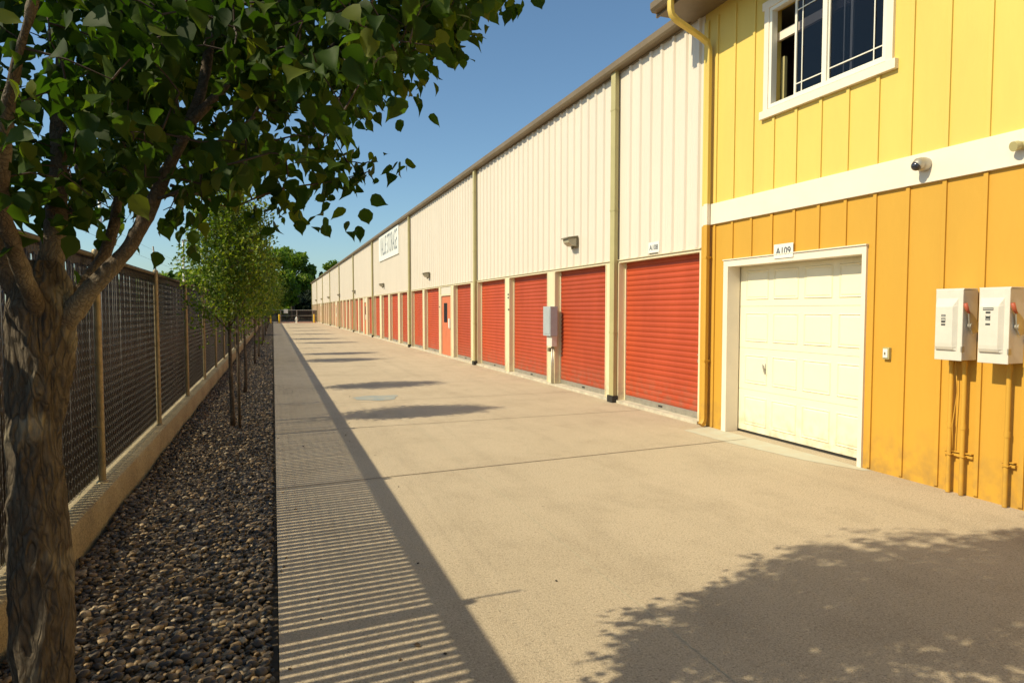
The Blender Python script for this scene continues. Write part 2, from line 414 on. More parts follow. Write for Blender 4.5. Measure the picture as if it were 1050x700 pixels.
def bark_mat(name, c1, c2, c3, zs=.35, sc=30, bump=.006):
    m = bpy.data.materials.new(name); m.use_nodes = True
    n = m.node_tree; b = n.nodes["Principled BSDF"]; L = n.links.new
    b.inputs["Roughness"].default_value = .85; b.inputs["Specular IOR Level"].default_value = .25
    tc = n.nodes.new("ShaderNodeTexCoord"); mp = n.nodes.new("ShaderNodeMapping"); mp.inputs["Scale"].default_value = (1, 1, zs)
    L(tc.outputs["Object"], mp.inputs[0])
    dn = n.nodes.new("ShaderNodeTexNoise"); dn.inputs["Scale"].default_value = sc*.4; L(mp.outputs[0], dn.inputs["Vector"])
    ad = n.nodes.new("ShaderNodeVectorMath"); ad.operation = 'MULTIPLY_ADD'
    L(dn.outputs["Color"], ad.inputs[0]); ad.inputs[1].default_value = (.10, .10, .10); L(mp.outputs[0], ad.inputs[2])
    vo = n.nodes.new("ShaderNodeTexVoronoi"); vo.feature = 'DISTANCE_TO_EDGE'; vo.inputs["Scale"].default_value = sc; L(ad.outputs[0], vo.inputs["Vector"])
    nz = n.nodes.new("ShaderNodeTexNoise"); nz.inputs["Scale"].default_value = sc*1.1; nz.inputs["Detail"].default_value = 12; nz.inputs["Roughness"].default_value = .75; L(mp.outputs[0], nz.inputs["Vector"])
    big = n.nodes.new("ShaderNodeTexNoise"); big.inputs["Scale"].default_value = 4.5; big.inputs["Detail"].default_value = 3; L(tc.outputs["Object"], big.inputs["Vector"])
    def rg(s, a, b_, c=0, d=1):
        t = n.nodes.new("ShaderNodeMapRange"); t.inputs[1].default_value = a; t.inputs[2].default_value = b_; t.inputs[3].default_value = c; t.inputs[4].default_value = d; L(s, t.inputs[0]); return t.outputs[0]
    def mx(f, A, B):
        t = n.nodes.new("ShaderNodeMix"); t.data_type = 'RGBA'; L(f, t.inputs["Factor"])
        for k, q in (("A", A), ("B", B)):
            if isinstance(q, tuple): t.inputs[k].default_value = (*q, 1)
            else: L(q, t.inputs[k])
        return t.outputs["Result"]
    c = mx(rg(nz.outputs[0], .35, .65), c1, c2)
    c = mx(rg(big.outputs[0], .52, .62), c, c3)
    c = mx(rg(vo.outputs[0], .0, .16, .45, 0), c, tuple(q*.3 for q in c2))
    L(c, b.inputs["Base Color"])
    a1 = n.nodes.new("ShaderNodeMath"); a1.operation = 'MULTIPLY_ADD'; L(nz.outputs[0], a1.inputs[0]); a1.inputs[1].default_value = 1.3; L(rg(vo.outputs[0], 0, .22, 0, .55), a1.inputs[2])
    bp = n.nodes.new("ShaderNodeBump"); bp.inputs["Distance"].default_value = bump; L(a1.outputs[0], bp.inputs["Height"]); L(bp.outputs[0], b.inputs["Normal"])
    return m
M['bark'] = bark_mat("cracked bark", (.24, .19, .13), (.095, .072, .052), (.42, .36, .25), zs=.25, sc=42, bump=.018)  # third colour: pale flaked patches, brightened to stand in for sunlit spots
M['bark_limb'] = bark_mat("limb bark", (.17, .13, .09), (.10, .075, .052), (.22, .18, .125), zs=.7, sc=60, bump=.003)
M['bark_young'] = bark_mat("young bark", (.13, .10, .07), (.08, .06, .04), (.17, .13, .09), zs=.5, sc=30, bump=.003)
M['twig'] = mat("twig", (.05, .033, .022), .8)

# ------------------------------------------------------------------ ground
WX = 5.6          # building face
END = 103.5
MB().box(-400, 400, -60, 900, -.4, -.12).build("ground", M['ground'])["kind"] = "structure"
MB().box(-400, -1.43, -30, 96, -.119, .16).build("ground_behind_fence", M['soil'])["kind"] = "structure"
MB().box(-1.21, -.004, -4, 94, -.118, -.055).build("gravel_bed", M['soil'])["kind"] = "structure"
MB().box(0, WX+.3, -30, 94, -.116, 0).build("driveway", M['concrete'])["kind"] = "structure"
MB().box(-30, 60, 94.01, 116, -.115, -.02).build("cross_road", M['asphalt'])["kind"] = "structure"
jm = MB()
def joint(y0, y1, w_):
    jm.add([(0.0, y0-w_, .004), (WX-.1, y1-w_, .004), (WX-.1, y1+w_, .004), (0.0, y0+w_, .004)], [(0, 1, 2, 3)])
joint(6.08, 6.44, .007)
y = 8.9
while y < 92:
    joint(y, y, .006); y += 2.48
jm.build("driveway_joints", M['joint'])["kind"] = "structure"
MB().add([(1.838, -10, .002), (1.846, -10, .002), (1.846, 94, .002), (1.838, 94, .002)], [(0, 1, 2, 3)]).build("driveway_long_joint", M['joint_pale'])["kind"] = "structure"
def blob(name, cx_, cy_, rx, ry, z, mt, seed, n=40):
    b = MB(); vs = [(cx_, cy_, z)]
    for k in range(n):
        a = 2*math.pi*k/n
        q = 1 + .35*mnoise.noise(Vector((math.cos(a)*1.6+seed, math.sin(a)*1.6, seed)))+.12*mnoise.noise(Vector((math.cos(a)*7+seed, math.sin(a)*7, seed)))
        vs.append((cx_+rx*q*math.cos(a), cy_+ry*q*math.sin(a), z))
    b.add(vs, [(0, 1+k, 1+(k+1) % n) for k in range(n)])
    b.build(name, mt)["kind"] = "structure"
blob("paint_patch", 1.75, 11.85, .42, .34, .004, M['blue_paint'], 3.1)
ap = MB(); ap.add([(5.12, 7.2, .0025), (5.59, 7.3, .0025), (5.59, 4.72, .0025), (5.50, 4.75, .0025), (5.30, 5.3, .0025), (5.14, 6.3, .0025)], [(0, 5, 4, 3, 2, 1)])
ap.build("apron", M['pale_apron'])["kind"] = "structure"

# pebbles -----------------------------------------------------------------
import bmesh
def ico(sub):
    bm = bmesh.new(); bmesh.ops.create_icosphere(bm, subdivisions=sub, radius=1)
    V = np.array([v.co[:] for v in bm.verts]); Fc = np.array([[v.index for v in f.verts] for f in bm.faces]); bm.free(); return V, Fc
def pebbles(y0, y1, sp, r0, r1, sub, layers):
    T, TF = ico(sub)
    P, A, B, C, S = [], [], [], [], []
    for ly in range(layers):
        nx = int(1.17/sp); ny = int((y1-y0)/sp)
        gx, gy = np.meshgrid(np.arange(nx), np.arange(ny))
        n = gx.size
        x = -1.19 + (gx.ravel()+.5+rng.uniform(-.55, .55, n)+.5*(gy.ravel() % 2))*sp
        y_ = y0 + (gy.ravel()+.5+rng.uniform(-.55, .55, n)+.3*ly)*sp
        r_ = r0 + (r1-r0)*rng.random(n)**1.8
        ok = (x > -1.2) & (x + r_ < -.012)
        x, y_, r_ = x[ok], y_[ok], r_[ok]; n = len(x)
        hump = .010*np.sin(x*5+1)+.008*np.sin(y_*3.1+x*4)
        z = -.045 + hump + .016*ly + rng.uniform(-.006, .010, n)
        a = rng.uniform(0, 2*np.pi, n)
        up = unit(np.stack([rng.normal(0, .30, n), rng.normal(0, .30, n), np.ones(n)], 1))
        f = np.stack([np.cos(a), np.sin(a), np.zeros(n)], 1); A_ = unit(np.cross(up, f)); B_ = np.cross(A_, up)
        P.append(np.stack([x, y_, z], 1)); A.append(A_); B.append(B_); C.append(up)
        S.append(np.stack([r_, r_*rng.uniform(.62, .95, n), r_*rng.uniform(.40, .65, n)], 1))
    P, A, B, C, S = map(np.concatenate, (P, A, B, C, S))
    V, Fc = batch(T, TF, P, A, B, C, S)
    return V, Fc
parts_ = [pebbles(.6, 7, .031, .013, .032, 2, 2), pebbles(7, 20, .036, .015, .031, 1, 2), pebbles(20, 93.8, .075, .03, .05, 1, 1)]
off = 0; VV = []; FF = []
for V, Fc in parts_:
    # slight lumpiness so that no two stones are the same ellipsoid
    VV.append(V + .0018*np.sin(V[:, [1, 2, 0]]*170 + V[:, [2, 0, 1]]*91)); FF.append(Fc+off); off += len(V)
tag(np_mesh("pebbles", np.concatenate(VV), np.concatenate(FF), M['pebble'], smooth=True), "dark river pebbles filling the bed between fence and driveway", "pebbles", kind="stuff")

T, TF = ico(1); n = 46
sy_ = .8+14*rng.random(n)**1.5; r_ = rng.uniform(.006, .014, n); a = rng.uniform(0, 6.28, n)
e1 = np.stack([np.cos(a), np.sin(a), 0*a], 1); e3 = np.tile([[0., 0, 1]], (n, 1)); e2 = np.cross(e3, e1)
V, Fc = batch(T, TF, np.stack([.02+rng.random(n)**3*1.6, sy_, r_*.45], 1), e1, e2, e3, np.stack([r_, r_*.75, r_*.5], 1))
tag(np_mesh("gravel", V, Fc, M['pebble'], smooth=True), "a few stray pebbles scattered on the concrete beside the pebble bed", "gravel", kind="stuff")

# ------------------------------------------------------------------ curb wall
CZ = .217
cw = empty("low_wall", (-1.32, 0, 0), "low sandy concrete kerb wall running under the chain link fence", "low wall")
y = -4.0; k = 0
while y < 94:
    y2 = min(y+6.1, 94)
    prof = [(-1.222, -.11), (-1.222, 0.0), (-1.222, .10), (-1.223, CZ-.022), (-1.230, CZ-.007), (-1.246, CZ), (-1.33, CZ), (-1.41, CZ), (-1.425, CZ-.012), (-1.425, -.11)]
    nseg = int((y2-y)/(.05 if y < 14 else .3)); cb = MB(); npf = len(prof)
    for q_ in range(nseg+1):
        yy = y+.004+(y2-y-.008)*q_/nseg
        for t_, (px_, pz_) in enumerate(prof):
            a_ = .0025 if t_ in (0, 1, 2, 6) else .006 if t_ in (3, 4, 5) else .002
            n1 = mnoise.noise(Vector((px_*9, yy*7, pz_*9)))+.7*mnoise.noise(Vector((px_*30, yy*25, pz_*30)))
            cb.v.append((px_-abs(n1)*a_*1.6+(mnoise.noise(Vector((0, yy*1.1, 3)))*.006 if t_ < 6 else 0), yy, pz_-(abs(n1)*a_ if 2 < t_ < 7 else 0)))
    for q_ in range(nseg):
        for t_ in range(npf):
            u_ = (t_+1) % npf; cb.f.append((q_*npf+t_, q_*npf+u_, (q_+1)*npf+u_, (q_+1)*npf+t_))
    cb.f += [tuple(range(npf)), tuple(range(nseg*npf, (nseg+1)*npf))]
    cb.build("wall_section", M['curb'], cw, ang=35); y = y2; k += 1

# grass along the fence foot
n = 5200
gy = 1.2 + 60*rng.random(n)**2.2; gx = -1.412 + rng.normal(0, .014, n)
keep = (np.sin(gy*1.7)+np.sin(gy*4.3+1)+rng.normal(0, .6, n)) > .5
gx, gy = gx[keep], gy[keep]; n = len(gx)
up = unit(np.stack([rng.normal(.35, .45, n), rng.normal(0, .5, n), np.ones(n)], 1)); fl = unit(np.stack([rng.normal(0, 1, n), rng.normal(0, 1, n), np.zeros(n)], 1))
GT = np.array([(-.5, 0, 0), (.5, 0, 0), (.35, .55, .08), (-.35, .55, .08), (0, 1, .3)]); GF = np.array([[0, 1, 2], [0, 2, 3], [3, 2, 4]])
V, Fc = batch(GT, GF, np.stack([gx, gy, np.full(n, CZ-.004)], 1), fl, up, np.cross(fl, up), np.stack([rng.uniform(.003, .006, n), rng.uniform(.02, .075, n), rng.uniform(.02, .05, n)], 1))
tag(np_mesh("grass", V, Fc, M['grass']), "short weedy grass growing along the foot of the chain link fence", "grass", kind="stuff")

# ------------------------------------------------------------------ fence
PX, MX = -1.313, -1.365
FT = CZ+1.845
POSTS = [3.19+2.77*k for k in range(-2, 33)]
fence = empty("chain_link_fence", (PX, 0, CZ), "long chain link fence with dark privacy slats standing on the low kerb wall", "fence")
def fence_post(y_, top, par=fence):
    b = MB(); b.tube([(PX, y_, CZ-.003), (PX, y_, top)], .027, 14)
    b.lathe((PX, y_, top), [(.031, -.03), (.031, 0), (.022, .018), (.004, .024)], 12)
    b.lathe((PX, y_, CZ-.002), [(.045, 0), (.043, .006), (.03, .02)], 12)
    for z in (.45, .95, 1.45):
        b.box(MX-.004, PX+.004, y_-.032, y_-.0265, CZ+z, CZ+z+.010)
    b.build("post", M['post_metal'], par, ang=40)
for y_ in POSTS: fence_post(y_, FT+.0)
MB().tube([(MX+.022, POSTS[0], FT-.026), (MX+.022, POSTS[-1], FT-.026)], .0205, 10).build("top_rail", M['rail_dark'], fence, smooth=True)
MB().tube([(MX+.012, POSTS[0], CZ+.04), (MX+.012, POSTS[-1], CZ+.04)], .0025, 5).build("tension_wire", M['fence_metal'], fence)
# thin extension rods carrying three loose strands
for y_ in (POSTS[2], POSTS[4], POSTS[8], POSTS[13]):
    MB().tube([(PX+.02, y_+.045, FT-.25), (PX-.02, y_+.02, FT+.30)], .008, 8).build("extension_rod", M['fence_metal'], fence, smooth=True)
for k, z in enumerate((.13, .26)):
    pts = []
    yy = POSTS[0]
    while yy < 60:
        pts.append((PX-.01*k, yy, FT+z-.012*math.sin((yy % 5.5)/5.5*math.pi))); yy += .9
    MB().tube(pts, .0011, 4).build("strand_wire", M['fence_metal'], fence)
# woven chain link: every wire zigzags between its neighbours
y0, y1 = POSTS[0], POSTS[-1]
p = .035; nw = int((y1-y0)/p); rows = int((FT-.02-CZ-.03)/p)
wi, ri = np.meshgrid(np.arange(nw), np.arange(rows))
wi, ri = wi.ravel(), ri.ravel()
sway = lambda i, r_: .004*np.sin(i*.11)*np.sin(r_*.12)
def node(i, r_):
    left = ((i + r_) % 2 == 0)
    yy = y0 + (i + np.where(left, 0, 1))*p
    return yy, left
ya, la = node(wi, ri); yb, lb = node(wi, ri+1)
xa = MX + np.where(la, .004, -.004)+sway(wi, ri); xb = MX + np.where(lb, .004, -.004)+sway(wi, ri+1)
za = CZ+.03+ri*p; zb = za+p
near = ya < 24
e = .006
# short twisted knuckles at the crossings of the near bays
P0 = np.stack([xa, ya, za], 1); P1 = np.stack([xb, yb, zb], 1)
P0n, P1n = P0[near].copy(), P1[near].copy()
P0n[:, 2] += e; P1n[:, 2] -= e
K0 = P0[near].copy(); K0[:, 2] -= e; K1 = P0[near].copy(); K1[:, 2] += e
segs_mesh("chain_mesh", np.concatenate([P0n, K0, P0[~near]]), np.concatenate([P1n, K1, P1[~near]]), .00115, M['fence_metal'], fence, 4)
MB().box(MX-.024, MX-.012, POSTS[0], POSTS[-1], FT-.115, FT+.0).build("top_channel", M['slat'], fence)
# privacy slats
ns = int((y1-y0)/.07); sy = y0 + (np.arange(ns)+.5)*.07 + rng.normal(0, .0012, ns)
d_post = np.min(np.abs(sy[:, None]-np.array(POSTS)[None]), axis=1)
T, TF = [], []
q = MB().box(-.5, .5, -.5, .5, 0, 1)
T = np.array(q.v); TF = np.array(q.f)
one = np.ones((ns, 1))
tl = rng.normal(0, .003, ns)
V, Fc = batch(T, TF, np.stack([np.full(ns, MX-.013), sy, np.full(ns, CZ+.025)], 1), one*np.array([[1, 0, 0]]), one*np.array([[0, 1, 0]]),
              np.stack([tl*.3, tl*.5, np.ones(ns)], 1), np.stack([np.full(ns, .005), rng.normal(.0508, .0012, ns), FT-.10-CZ-.025+rng.normal(0, .006, ns)], 1))
tag(np_mesh("privacy_slats", V, Fc, M['slat'], fence), kind="stuff")

# ------------------------------------------------------------------ warehouse
DS = [9.79, 17.97, 27.62, 38.65, 48.3, 59.0, 69.0, 79.6, 90.0, 101.8]
Y0 = 7.505
wh = empty("storage_warehouse", (WX, Y0, 0), "long cream metal storage warehouse with a row of orange red roll-up doors", "storage building")
HZ, TZ = 2.455, 5.70
DX = WX+.13       # roll-up door plane
# wall cladding, one ribbed sheet per bay
edges = [Y0] + DS + [END]
def rib_profile(a, b):
    pts = [(WX, a)]
    y_ = math.ceil(a/.3048)*.3048
    while y_+.06 < b:
        if y_-.05 > a:
            pts += [(WX, y_-.042), (WX-.030, y_-.020), (WX-.030, y_+.020), (WX, y_+.042)]
            for mm in (.125, .18):
                if y_+mm+.02 < b: pts += [(WX, y_+mm-.010), (WX-.004, y_+mm-.004), (WX-.004, y_+mm+.004), (WX, y_+mm+.010)]
        y_ += .3048
    pts.append((WX, b)); return pts
MAN = (20.95, 22.36)
for a, b in zip(edges[:-1], edges[1:]):
    MB().sheet(rib_profile(a+.003, b-.003), 'z', HZ+.012, TZ+.05).build("wall_panel", M['cream'], wh)
hd = MB()
hd.prism([(WX-.012, HZ-.045), (WX+.12, HZ-.045), (WX+.12, HZ+.008), (WX-.034, HZ+.008), (WX-.034, HZ-.004), (WX-.012, HZ-.004)], 'y', Y0, END)
hd.build("header_trim", M['cream_trim'], wh)
MB().box(WX-.05, WX+.5, Y0, END, -.05, .045).build("door_sill", M['sill'], wh)
sh = MB()
sh.box(WX+.5, WX+26, Y0+.02, END-.02, -.1, TZ-.02)
sh.box(WX+.125, WX+.499, Y0+.02, END-.02, HZ, TZ-.03)
sh.box(WX+.01, WX+.499, END-.3, END-.021, -.1, TZ-.05)
sh.build("wall_core", M['cream'], wh)
MB().prism([(WX-.02, TZ+.06), (WX+13, TZ+1.1), (WX+26, TZ+.06), (WX+26, TZ-.01), (WX-.02, TZ-.01)], 'y', Y0-.02, END+.1).build("roof", M['roof'], wh)
g = MB()
g.prism([(WX-.035, TZ-.065), (WX-.145, TZ-.065), (WX-.165, TZ-.03), (WX-.165, TZ+.065), (WX-.15, TZ+.072), (WX-.15, TZ+.06), (WX-.155, TZ-.02), (WX-.14, TZ-.05), (WX-.035, TZ-.05)], 'y', Y0+.1, END+.1)
g.prism([(WX-.034, TZ-.09), (WX-.008, TZ-.09), (WX-.008, TZ+.085), (WX-.034, TZ+.085)], 'y', Y0+.1, END+.1)
g.build("gutter", M['bronze'], wh)
# door bays: (y of near jamb, y of far jamb); everything between two openings is a column
near_doors = [(7.55, 9.77), (10.25, 12.45), (12.87, 15.25), (15.58, 17.94), (18.63, 20.60), (22.62, 24.95), (25.30, 27.5),
              (28.4, 30.2), (30.7, 32.95), (33.45, 35.65), (36.3, 38.5)]
ops = [('roll',)+d for d in near_doors[:5]] + [('man',)+MAN] + [('roll',)+d for d in near_doors[5:]]
for i, (a, b) in enumerate(zip(DS[3:-1], DS[4:])):
    a0 = a+.60; wv = (b-a-.75)
    if i % 2 == 0:
        cells = [('roll', .0, .23), ('man', .30, .41), ('roll', .48, .70), ('roll', .77, 1.0)]
    else:
        cells = [('roll', .0, .21), ('roll', .27, .47), ('roll', .53, .74), ('roll', .80, 1.0)]
    for k_, u, v in cells: ops.append((k_, a0+wv*u, a0+wv*v))
ops.sort(key=lambda o: o[1])
def roll_door(a, b, detail):
    rows_ = 27; ph = (HZ-.02-.14)/rows_; nsub = 6 if detail else 3
    pr = []
    for r_ in range(rows_):
        for s_ in range(nsub):
            t = s_/nsub
            pr.append((DX - .014*(1-abs(2*t-1)**2.2) + random.uniform(-.0004, .0004), .135+ph*(r_+t)))
    pr.append((DX, .135+ph*rows_))
    me = MB().sheet(pr, 'y', a-.02, b+.02)
    d = me.build("roll_up_door", M['door_red'], wh, ang=35)
    MB().box(DX-.018, DX+.03, a, b, .048, .135, .004).build("bottom_bar", M['alu'], d)
    if detail:
        l = MB(); yy = a+.09
        l.box(DX-.030, DX-.018, yy-.035, yy+.035, .93, 1.0, .002); l.box(DX-.040, DX-.030, yy-.06, yy+.07, .955, .972, .001)
        l.tube([(DX-.045, yy-.0, .94), (DX-.045, yy, .90), (DX-.045, yy+.02, .885), (DX-.045, yy+.035, .90), (DX-.045, yy+.035, .94)], .004, 6)
        l.box(DX-.055, DX-.03, yy-.015, yy+.045, .85, .90, .004)
        l.build("latch", M['alu'], d)
        hn = MB(); ym = (a+b)/2
        hn.box(DX-.03, DX-.019, ym-.05, ym+.05, .075, .10, .002); hn.build("lift_handle", M['rubber'], d)
    # jamb guides
    for yy in (a, b):
        s_ = 1 if yy == a else -1
        gm = MB().box(DX-.03, DX-.001, min(yy, yy+s_*.03), max(yy, yy+s_*.03), .05, HZ-.05)
        gm.build("door_guide", M['cream_trim'], d)
def man_door(a, b, detail):
    top = 2.10
    # narrow wall fill between the door head and the cladding
    MB().box(WX+.01, WX+.125, a, b, top+.05, HZ+.01).build("over_door_panel", M['cream'], wh)
    d = MB().box(WX+.03, WX+.075, a+.06, b-.06, .05, top-.005, .003).build("entry_door", M['door_pink'], wh)
    fm = MB(); fm.box(WX-.012, WX+.12, a-.004, a+.055, .046, top+.045); fm.box(WX-.012, WX+.12, b-.055, b+.004, .046, top+.045); fm.box(WX-.0125, WX+.12, a+.055, b-.055, top, top+.0449)
    fm.build("door_frame", M['cream_trim'], d)
    wa, wb = a+.46*(b-a), b-.22*(b-a)
    MB().box(WX+.024, WX+.0302, wa, wb, 1.18, 1.85).build("window", M['smoke'], d)
    MB().box(WX-.03, WX+.029, a+.16, a+.30, 1.0, 1.32, .004).build("key_box", M['label_white'], d)
    h = MB().tube([(WX+.03, a+.13, .98), (WX-.03, a+.13, .98), (WX-.03, a+.26, .98)], .011, 8); h.build("handle", M['alu'], d, smooth=True)
for o in ops:
    (roll_door if o[0] == 'roll' else man_door)(o[1], o[2], o[1] < 40)
# columns between the openings
prev = Y0
for o in ops + [('end', END-.02, END)]:
    a, b = prev+.002, o[1]-.002
    if b-a > .04:
        c = MB(); c.box(WX-.012, WX+.125, a, b, .046, HZ-.046)
        if b-a > .14:
            c.box(WX-.020, WX-.0122, a+.004, a+.03, .05, HZ-.05); c.box(WX-.020, WX-.0122, b-.03, b-.004, .05, HZ-.05)
        c.build("column", M['column'], wh)
    prev = o[2]
for y_ in DS:
    d = MB(); d.box(WX-.105, WX-.031, y_, y_+.15, .10, TZ-.06, .006)
    for z in (1.2, 3.3, 5.0): d.box(WX-.109, WX-.03, y_-.006, y_+.156, z, z+.03)
    dd = d.build("downspout", M['khaki'], wh)
    MB().prism([(WX-.13, y_-.02), (WX-.02, y_-.02), (WX-.02, y_+.17), (WX-.13, y_+.17)], 'z', .004, .12).build("drain_boot", M['rubber'], dd)

# small stickers and number marks on the near columns
pl = MB()
for (yy, z) in ((15.32, 1.98), (15.32, 1.90), (15.3, 1.60), (12.6, 1.62), (21.9+.6, 1.7)):
    pl.box(WX-.0235, WX-.021, yy-.05, yy+.05, z, z+.035)
pl.build("number_sticker", M['label_dark'], wh)

# ------------------------------------------------------------------ writing
def text_part(name, s, loc, w_, h_, mt, parent, thick=.001, bold=.018):
    """letters facing -x, written towards -y, fitted in a w_ x h_ box centred on loc"""
    cu = bpy.data.curves.new("t", 'FONT'); cu.body = s; cu.align_x = 'CENTER'; cu.align_y = 'CENTER'; cu.extrude = thick; cu.offset = bold
    o = bpy.data.objects.new("t", cu); col.objects.link(o)
    dg = bpy.context.evaluated_depsgraph_get()
    me = bpy.data.meshes.new_from_object(o.evaluated_get(dg)); bpy.data.objects.remove(o)
    V = np.zeros(len(me.vertices)*3); me.vertices.foreach_get("co", V); V = V.reshape(-1, 3)
    mn, mxx = V.min(0), V.max(0); ctr = (mn+mxx)/2
    u = (V[:, 0]-ctr[0])/(mxx[0]-mn[0])*w_; v = (V[:, 1]-ctr[1])/(mxx[1]-mn[1])*h_
    W = np.stack([loc[0]-V[:, 2], loc[1]-u, loc[2]+v], 1)
    me.vertices.foreach_set("co", W.ravel().astype(np.float32)); me.update(); me.materials.clear()
    return link(name, me, mt, parent)

def sign(loc, w_, h_, s, label, ink, fw, fh, dz=0, th=.006):
    t = empty("sign", loc, label, "sign")
    MB().box(loc[0]-th, loc[0], loc[1]-w_/2, loc[1]+w_/2, loc[2]-h_/2, loc[2]+h_/2, .001).build("sign_board", M['label_white'], t)
    text_part("lettering", s, (loc[0]-th-.0015, loc[1], loc[2]+dz), w_*fw, h_*fh, ink, t)
    return t
sign((WX-.031, 8.67, 2.575), .30, .165, "A108", "small white number sign reading A108 above the roll-up door nearest the amber wall", M['ink'], .8, .5)
sign((WX-.031, 5.95, 2.288), .30, .165, "A109", "small white number sign reading A109 above the white garage door", M['ink'], .78, .52)
t = empty("sign", (WX-.032, 33.2, 4.93), "large white board lettered STORAGE high on the cream warehouse wall under the gutter", "sign")
MB().box(WX-.062, WX-.032, 30.2, 36.1, 4.25, 5.60, .004).build("sign_board", M['label_white'], t)
text_part("lettering", "VALUE STORAGE", (WX-.0645, 33.05, 4.99), 5.0, .98, M['ink_faded'], t, .002, .0)

# ------------------------------------------------------------------ wall lights
def wall_light(loc):
    x, y_, z = loc
    t = empty("wall_light", loc, "x", "wall light", "wall lights in a row along the warehouse")
    b = MB(); b.box(x-.035, x, y_-.13, y_+.13, z-.02, z+.20, .004)
    b.prism([(x-.02, z+.20), (x-.24, z+.165), (x-.245, z+.14), (x-.20, z+.145), (x-.02, z+.17)], 'y', y_-.15, y_+.15)
    h_ = b.build("housing", M['lamp_body'], t); localise(h_)
    l = MB(); l.prism([(x-.034, z+.16), (x-.215, z+.14), (x-.20, z+.07), (x-.12, z+.01), (x-.034, z+.0)], 'y', y_-.12, y_+.12)
    o = l.build("lens", M['lens'], t); localise(o)
    s_ = MB(); s_.tube([(x-.06, y_+.02, z-.0), (x-.06, y_+.02, z-.055)], .022, 10); o = s_.build("sensor", M['lamp_body'], t); localise(o)
    return t
def copy_tree(o, parent=None):
    c = o.copy(); col.objects.link(c)
    if parent: c.parent = parent
    for ch in o.children: copy_tree(ch, c)
    return c
LY = [11.45, 24.1, 34.8, 47.4, 58.9, 70.4, 80.5, 91.4]
LL = ["wall light on the cream wall between the two downspouts nearest the yellow building",
      "wall light above the pink entry door nearest the camera",
      "wall light below the large white storage board",
      "fourth wall light along, just past the downspout beyond the storage board",
      "fifth wall light along the cream warehouse wall",
      "sixth wall light along the cream warehouse wall",
      "seventh wall light along, next to last toward the far gate",
      "farthest wall light at the gate end of the warehouse"]
L0 = wall_light((WX-.031, LY[0], 2.84)); L0["label"] = LL[0]
for y_, lb_ in zip(LY[1:], LL[1:]):
    c = copy_tree(L0); c.location = (WX-.031, y_, 2.84); c["label"] = lb_

# meter box on a column
t = empty("meter_box", (WX-.03, 12.6, .2), "tall blue grey meter box mounted on a cream column between two roll-up doors", "meter box")
MB().box(WX-.19, WX-.021, 12.30, 12.68, 1.06, 1.68, .006).build("cabinet", M['box_blue'], t)
MB().box(WX-.196, WX-.1902, 12.33, 12.65, 1.10, 1.64, .004).build("cover", M['box_blue'], t)
MB().box(WX-.14, WX-.0212, 12.33, 12.60, .84, 1.058, .004).build("lower_box", M['box_grey'], t)
c_ = MB().tube([(WX-.06, 12.5, .84), (WX-.06, 12.5, .05)], .018, 10); c_.tube([(WX-.06, 12.42, .84), (WX-.06, 12.42, .05)], .012, 10); c_.build("conduit", M['alu'], t, smooth=True)
MB().box(WX-.10, WX-.0212, 12.56, 12.66, .72, .80, .004).build("junction_box", M['lamp_body'], t)

# ------------------------------------------------------------------ yellow building
YB0, YB1 = -8.0, 7.5
EZ = 5.60
yb = empty("office_building", (WX, YB1, 0), "two-storey yellow and amber board and batten building beside the warehouse", "building")
def holed_wall(y0_, y1_, z0, z1, holes, x0, x1):
    ys = sorted({y0_, y1_} | {h_[0] for h_ in holes} | {h_[1] for h_ in holes}); zs = sorted({z0, z1} | {h_[2] for h_ in holes} | {h_[3] for h_ in holes})
    b = MB()
    def inh(y_, z): return any(h_[0] < y_ < h_[1] and h_[2] < z < h_[3] for h_ in holes)
    for a, c in zip(ys[:-1], ys[1:]):
        for d_, e_ in zip(zs[:-1], zs[1:]):
            if not inh((a+c)/2, (d_+e_)/2):
                b.add([(x0, a, d_), (x0, c, d_), (x0, c, e_), (x0, a, e_)], [(0, 3, 2, 1)])
                b.add([(x1, a, d_), (x1, c, d_), (x1, c, e_), (x1, a, e_)], [(0, 1, 2, 3)])
    for (a, c, d_, e_) in holes:
        for q in ([(x0, a, d_), (x0, a, e_), (x1, a, e_), (x1, a, d_)], [(x0, c, d_), (x1, c, d_), (x1, c, e_), (x0, c, e_)],
                  [(x0, a, e_), (x0, c, e_), (x1, c, e_), (x1, a, e_)], [(x0, a, d_), (x1, a, d_), (x1, c, d_), (x0, c, d_)]):
            b.add(q, [(0, 1, 2, 3)])
    return b
GD = (4.89, 6.93, -.01, 2.165)      # garage opening
WN = (4.68, 6.26, 4.00, 5.17)       # window opening
MB().box(WX+.001, WX+.16, YB0, YB1-.001, 2.75, 3.03).build("band_backing", M['trim_white'], yb)
MB().box(WX-.036, WX, YB0, YB1-.03, 2.752, 3.028, .003).build("band_board", M['trim_white'], yb)
bt = holed_wall(YB0, YB1, -.02, 2.75, [(GD[0]-.03, GD[1]+.03, -.01, GD[3]+.03)], WX, WX+.16)
bu = holed_wall(YB0, YB1, 3.03, EZ+.1, [WN], WX, WX+.16)
y_ = 7.23-.352*50
ys_ = []
while y_ < 7.4:
    if y_ > YB0: ys_.append(y_)
    y_ += .352
hw, pj = .019, .018
for y_ in ys_:
    # the vertical batten is cut where the openings and their trim are
    if GD[0]-.07 < y_ < GD[1]+.09: segs = [(2.255, 2.749)]
    else: segs = [(.02, 2.749)]
    for a, b in segs: bt.box(WX-pj, WX, y_-hw, y_+hw, a, b, .002)
    if WN[0]-.1 < y_ < WN[1]+.1: segs = [(3.032, 3.885), (5.27, EZ-.1)]
    else: segs = [(3.032, EZ-.1)]
    for a, b in segs: bu.box(WX-pj, WX, y_-hw, y_+hw, a, b, .002)
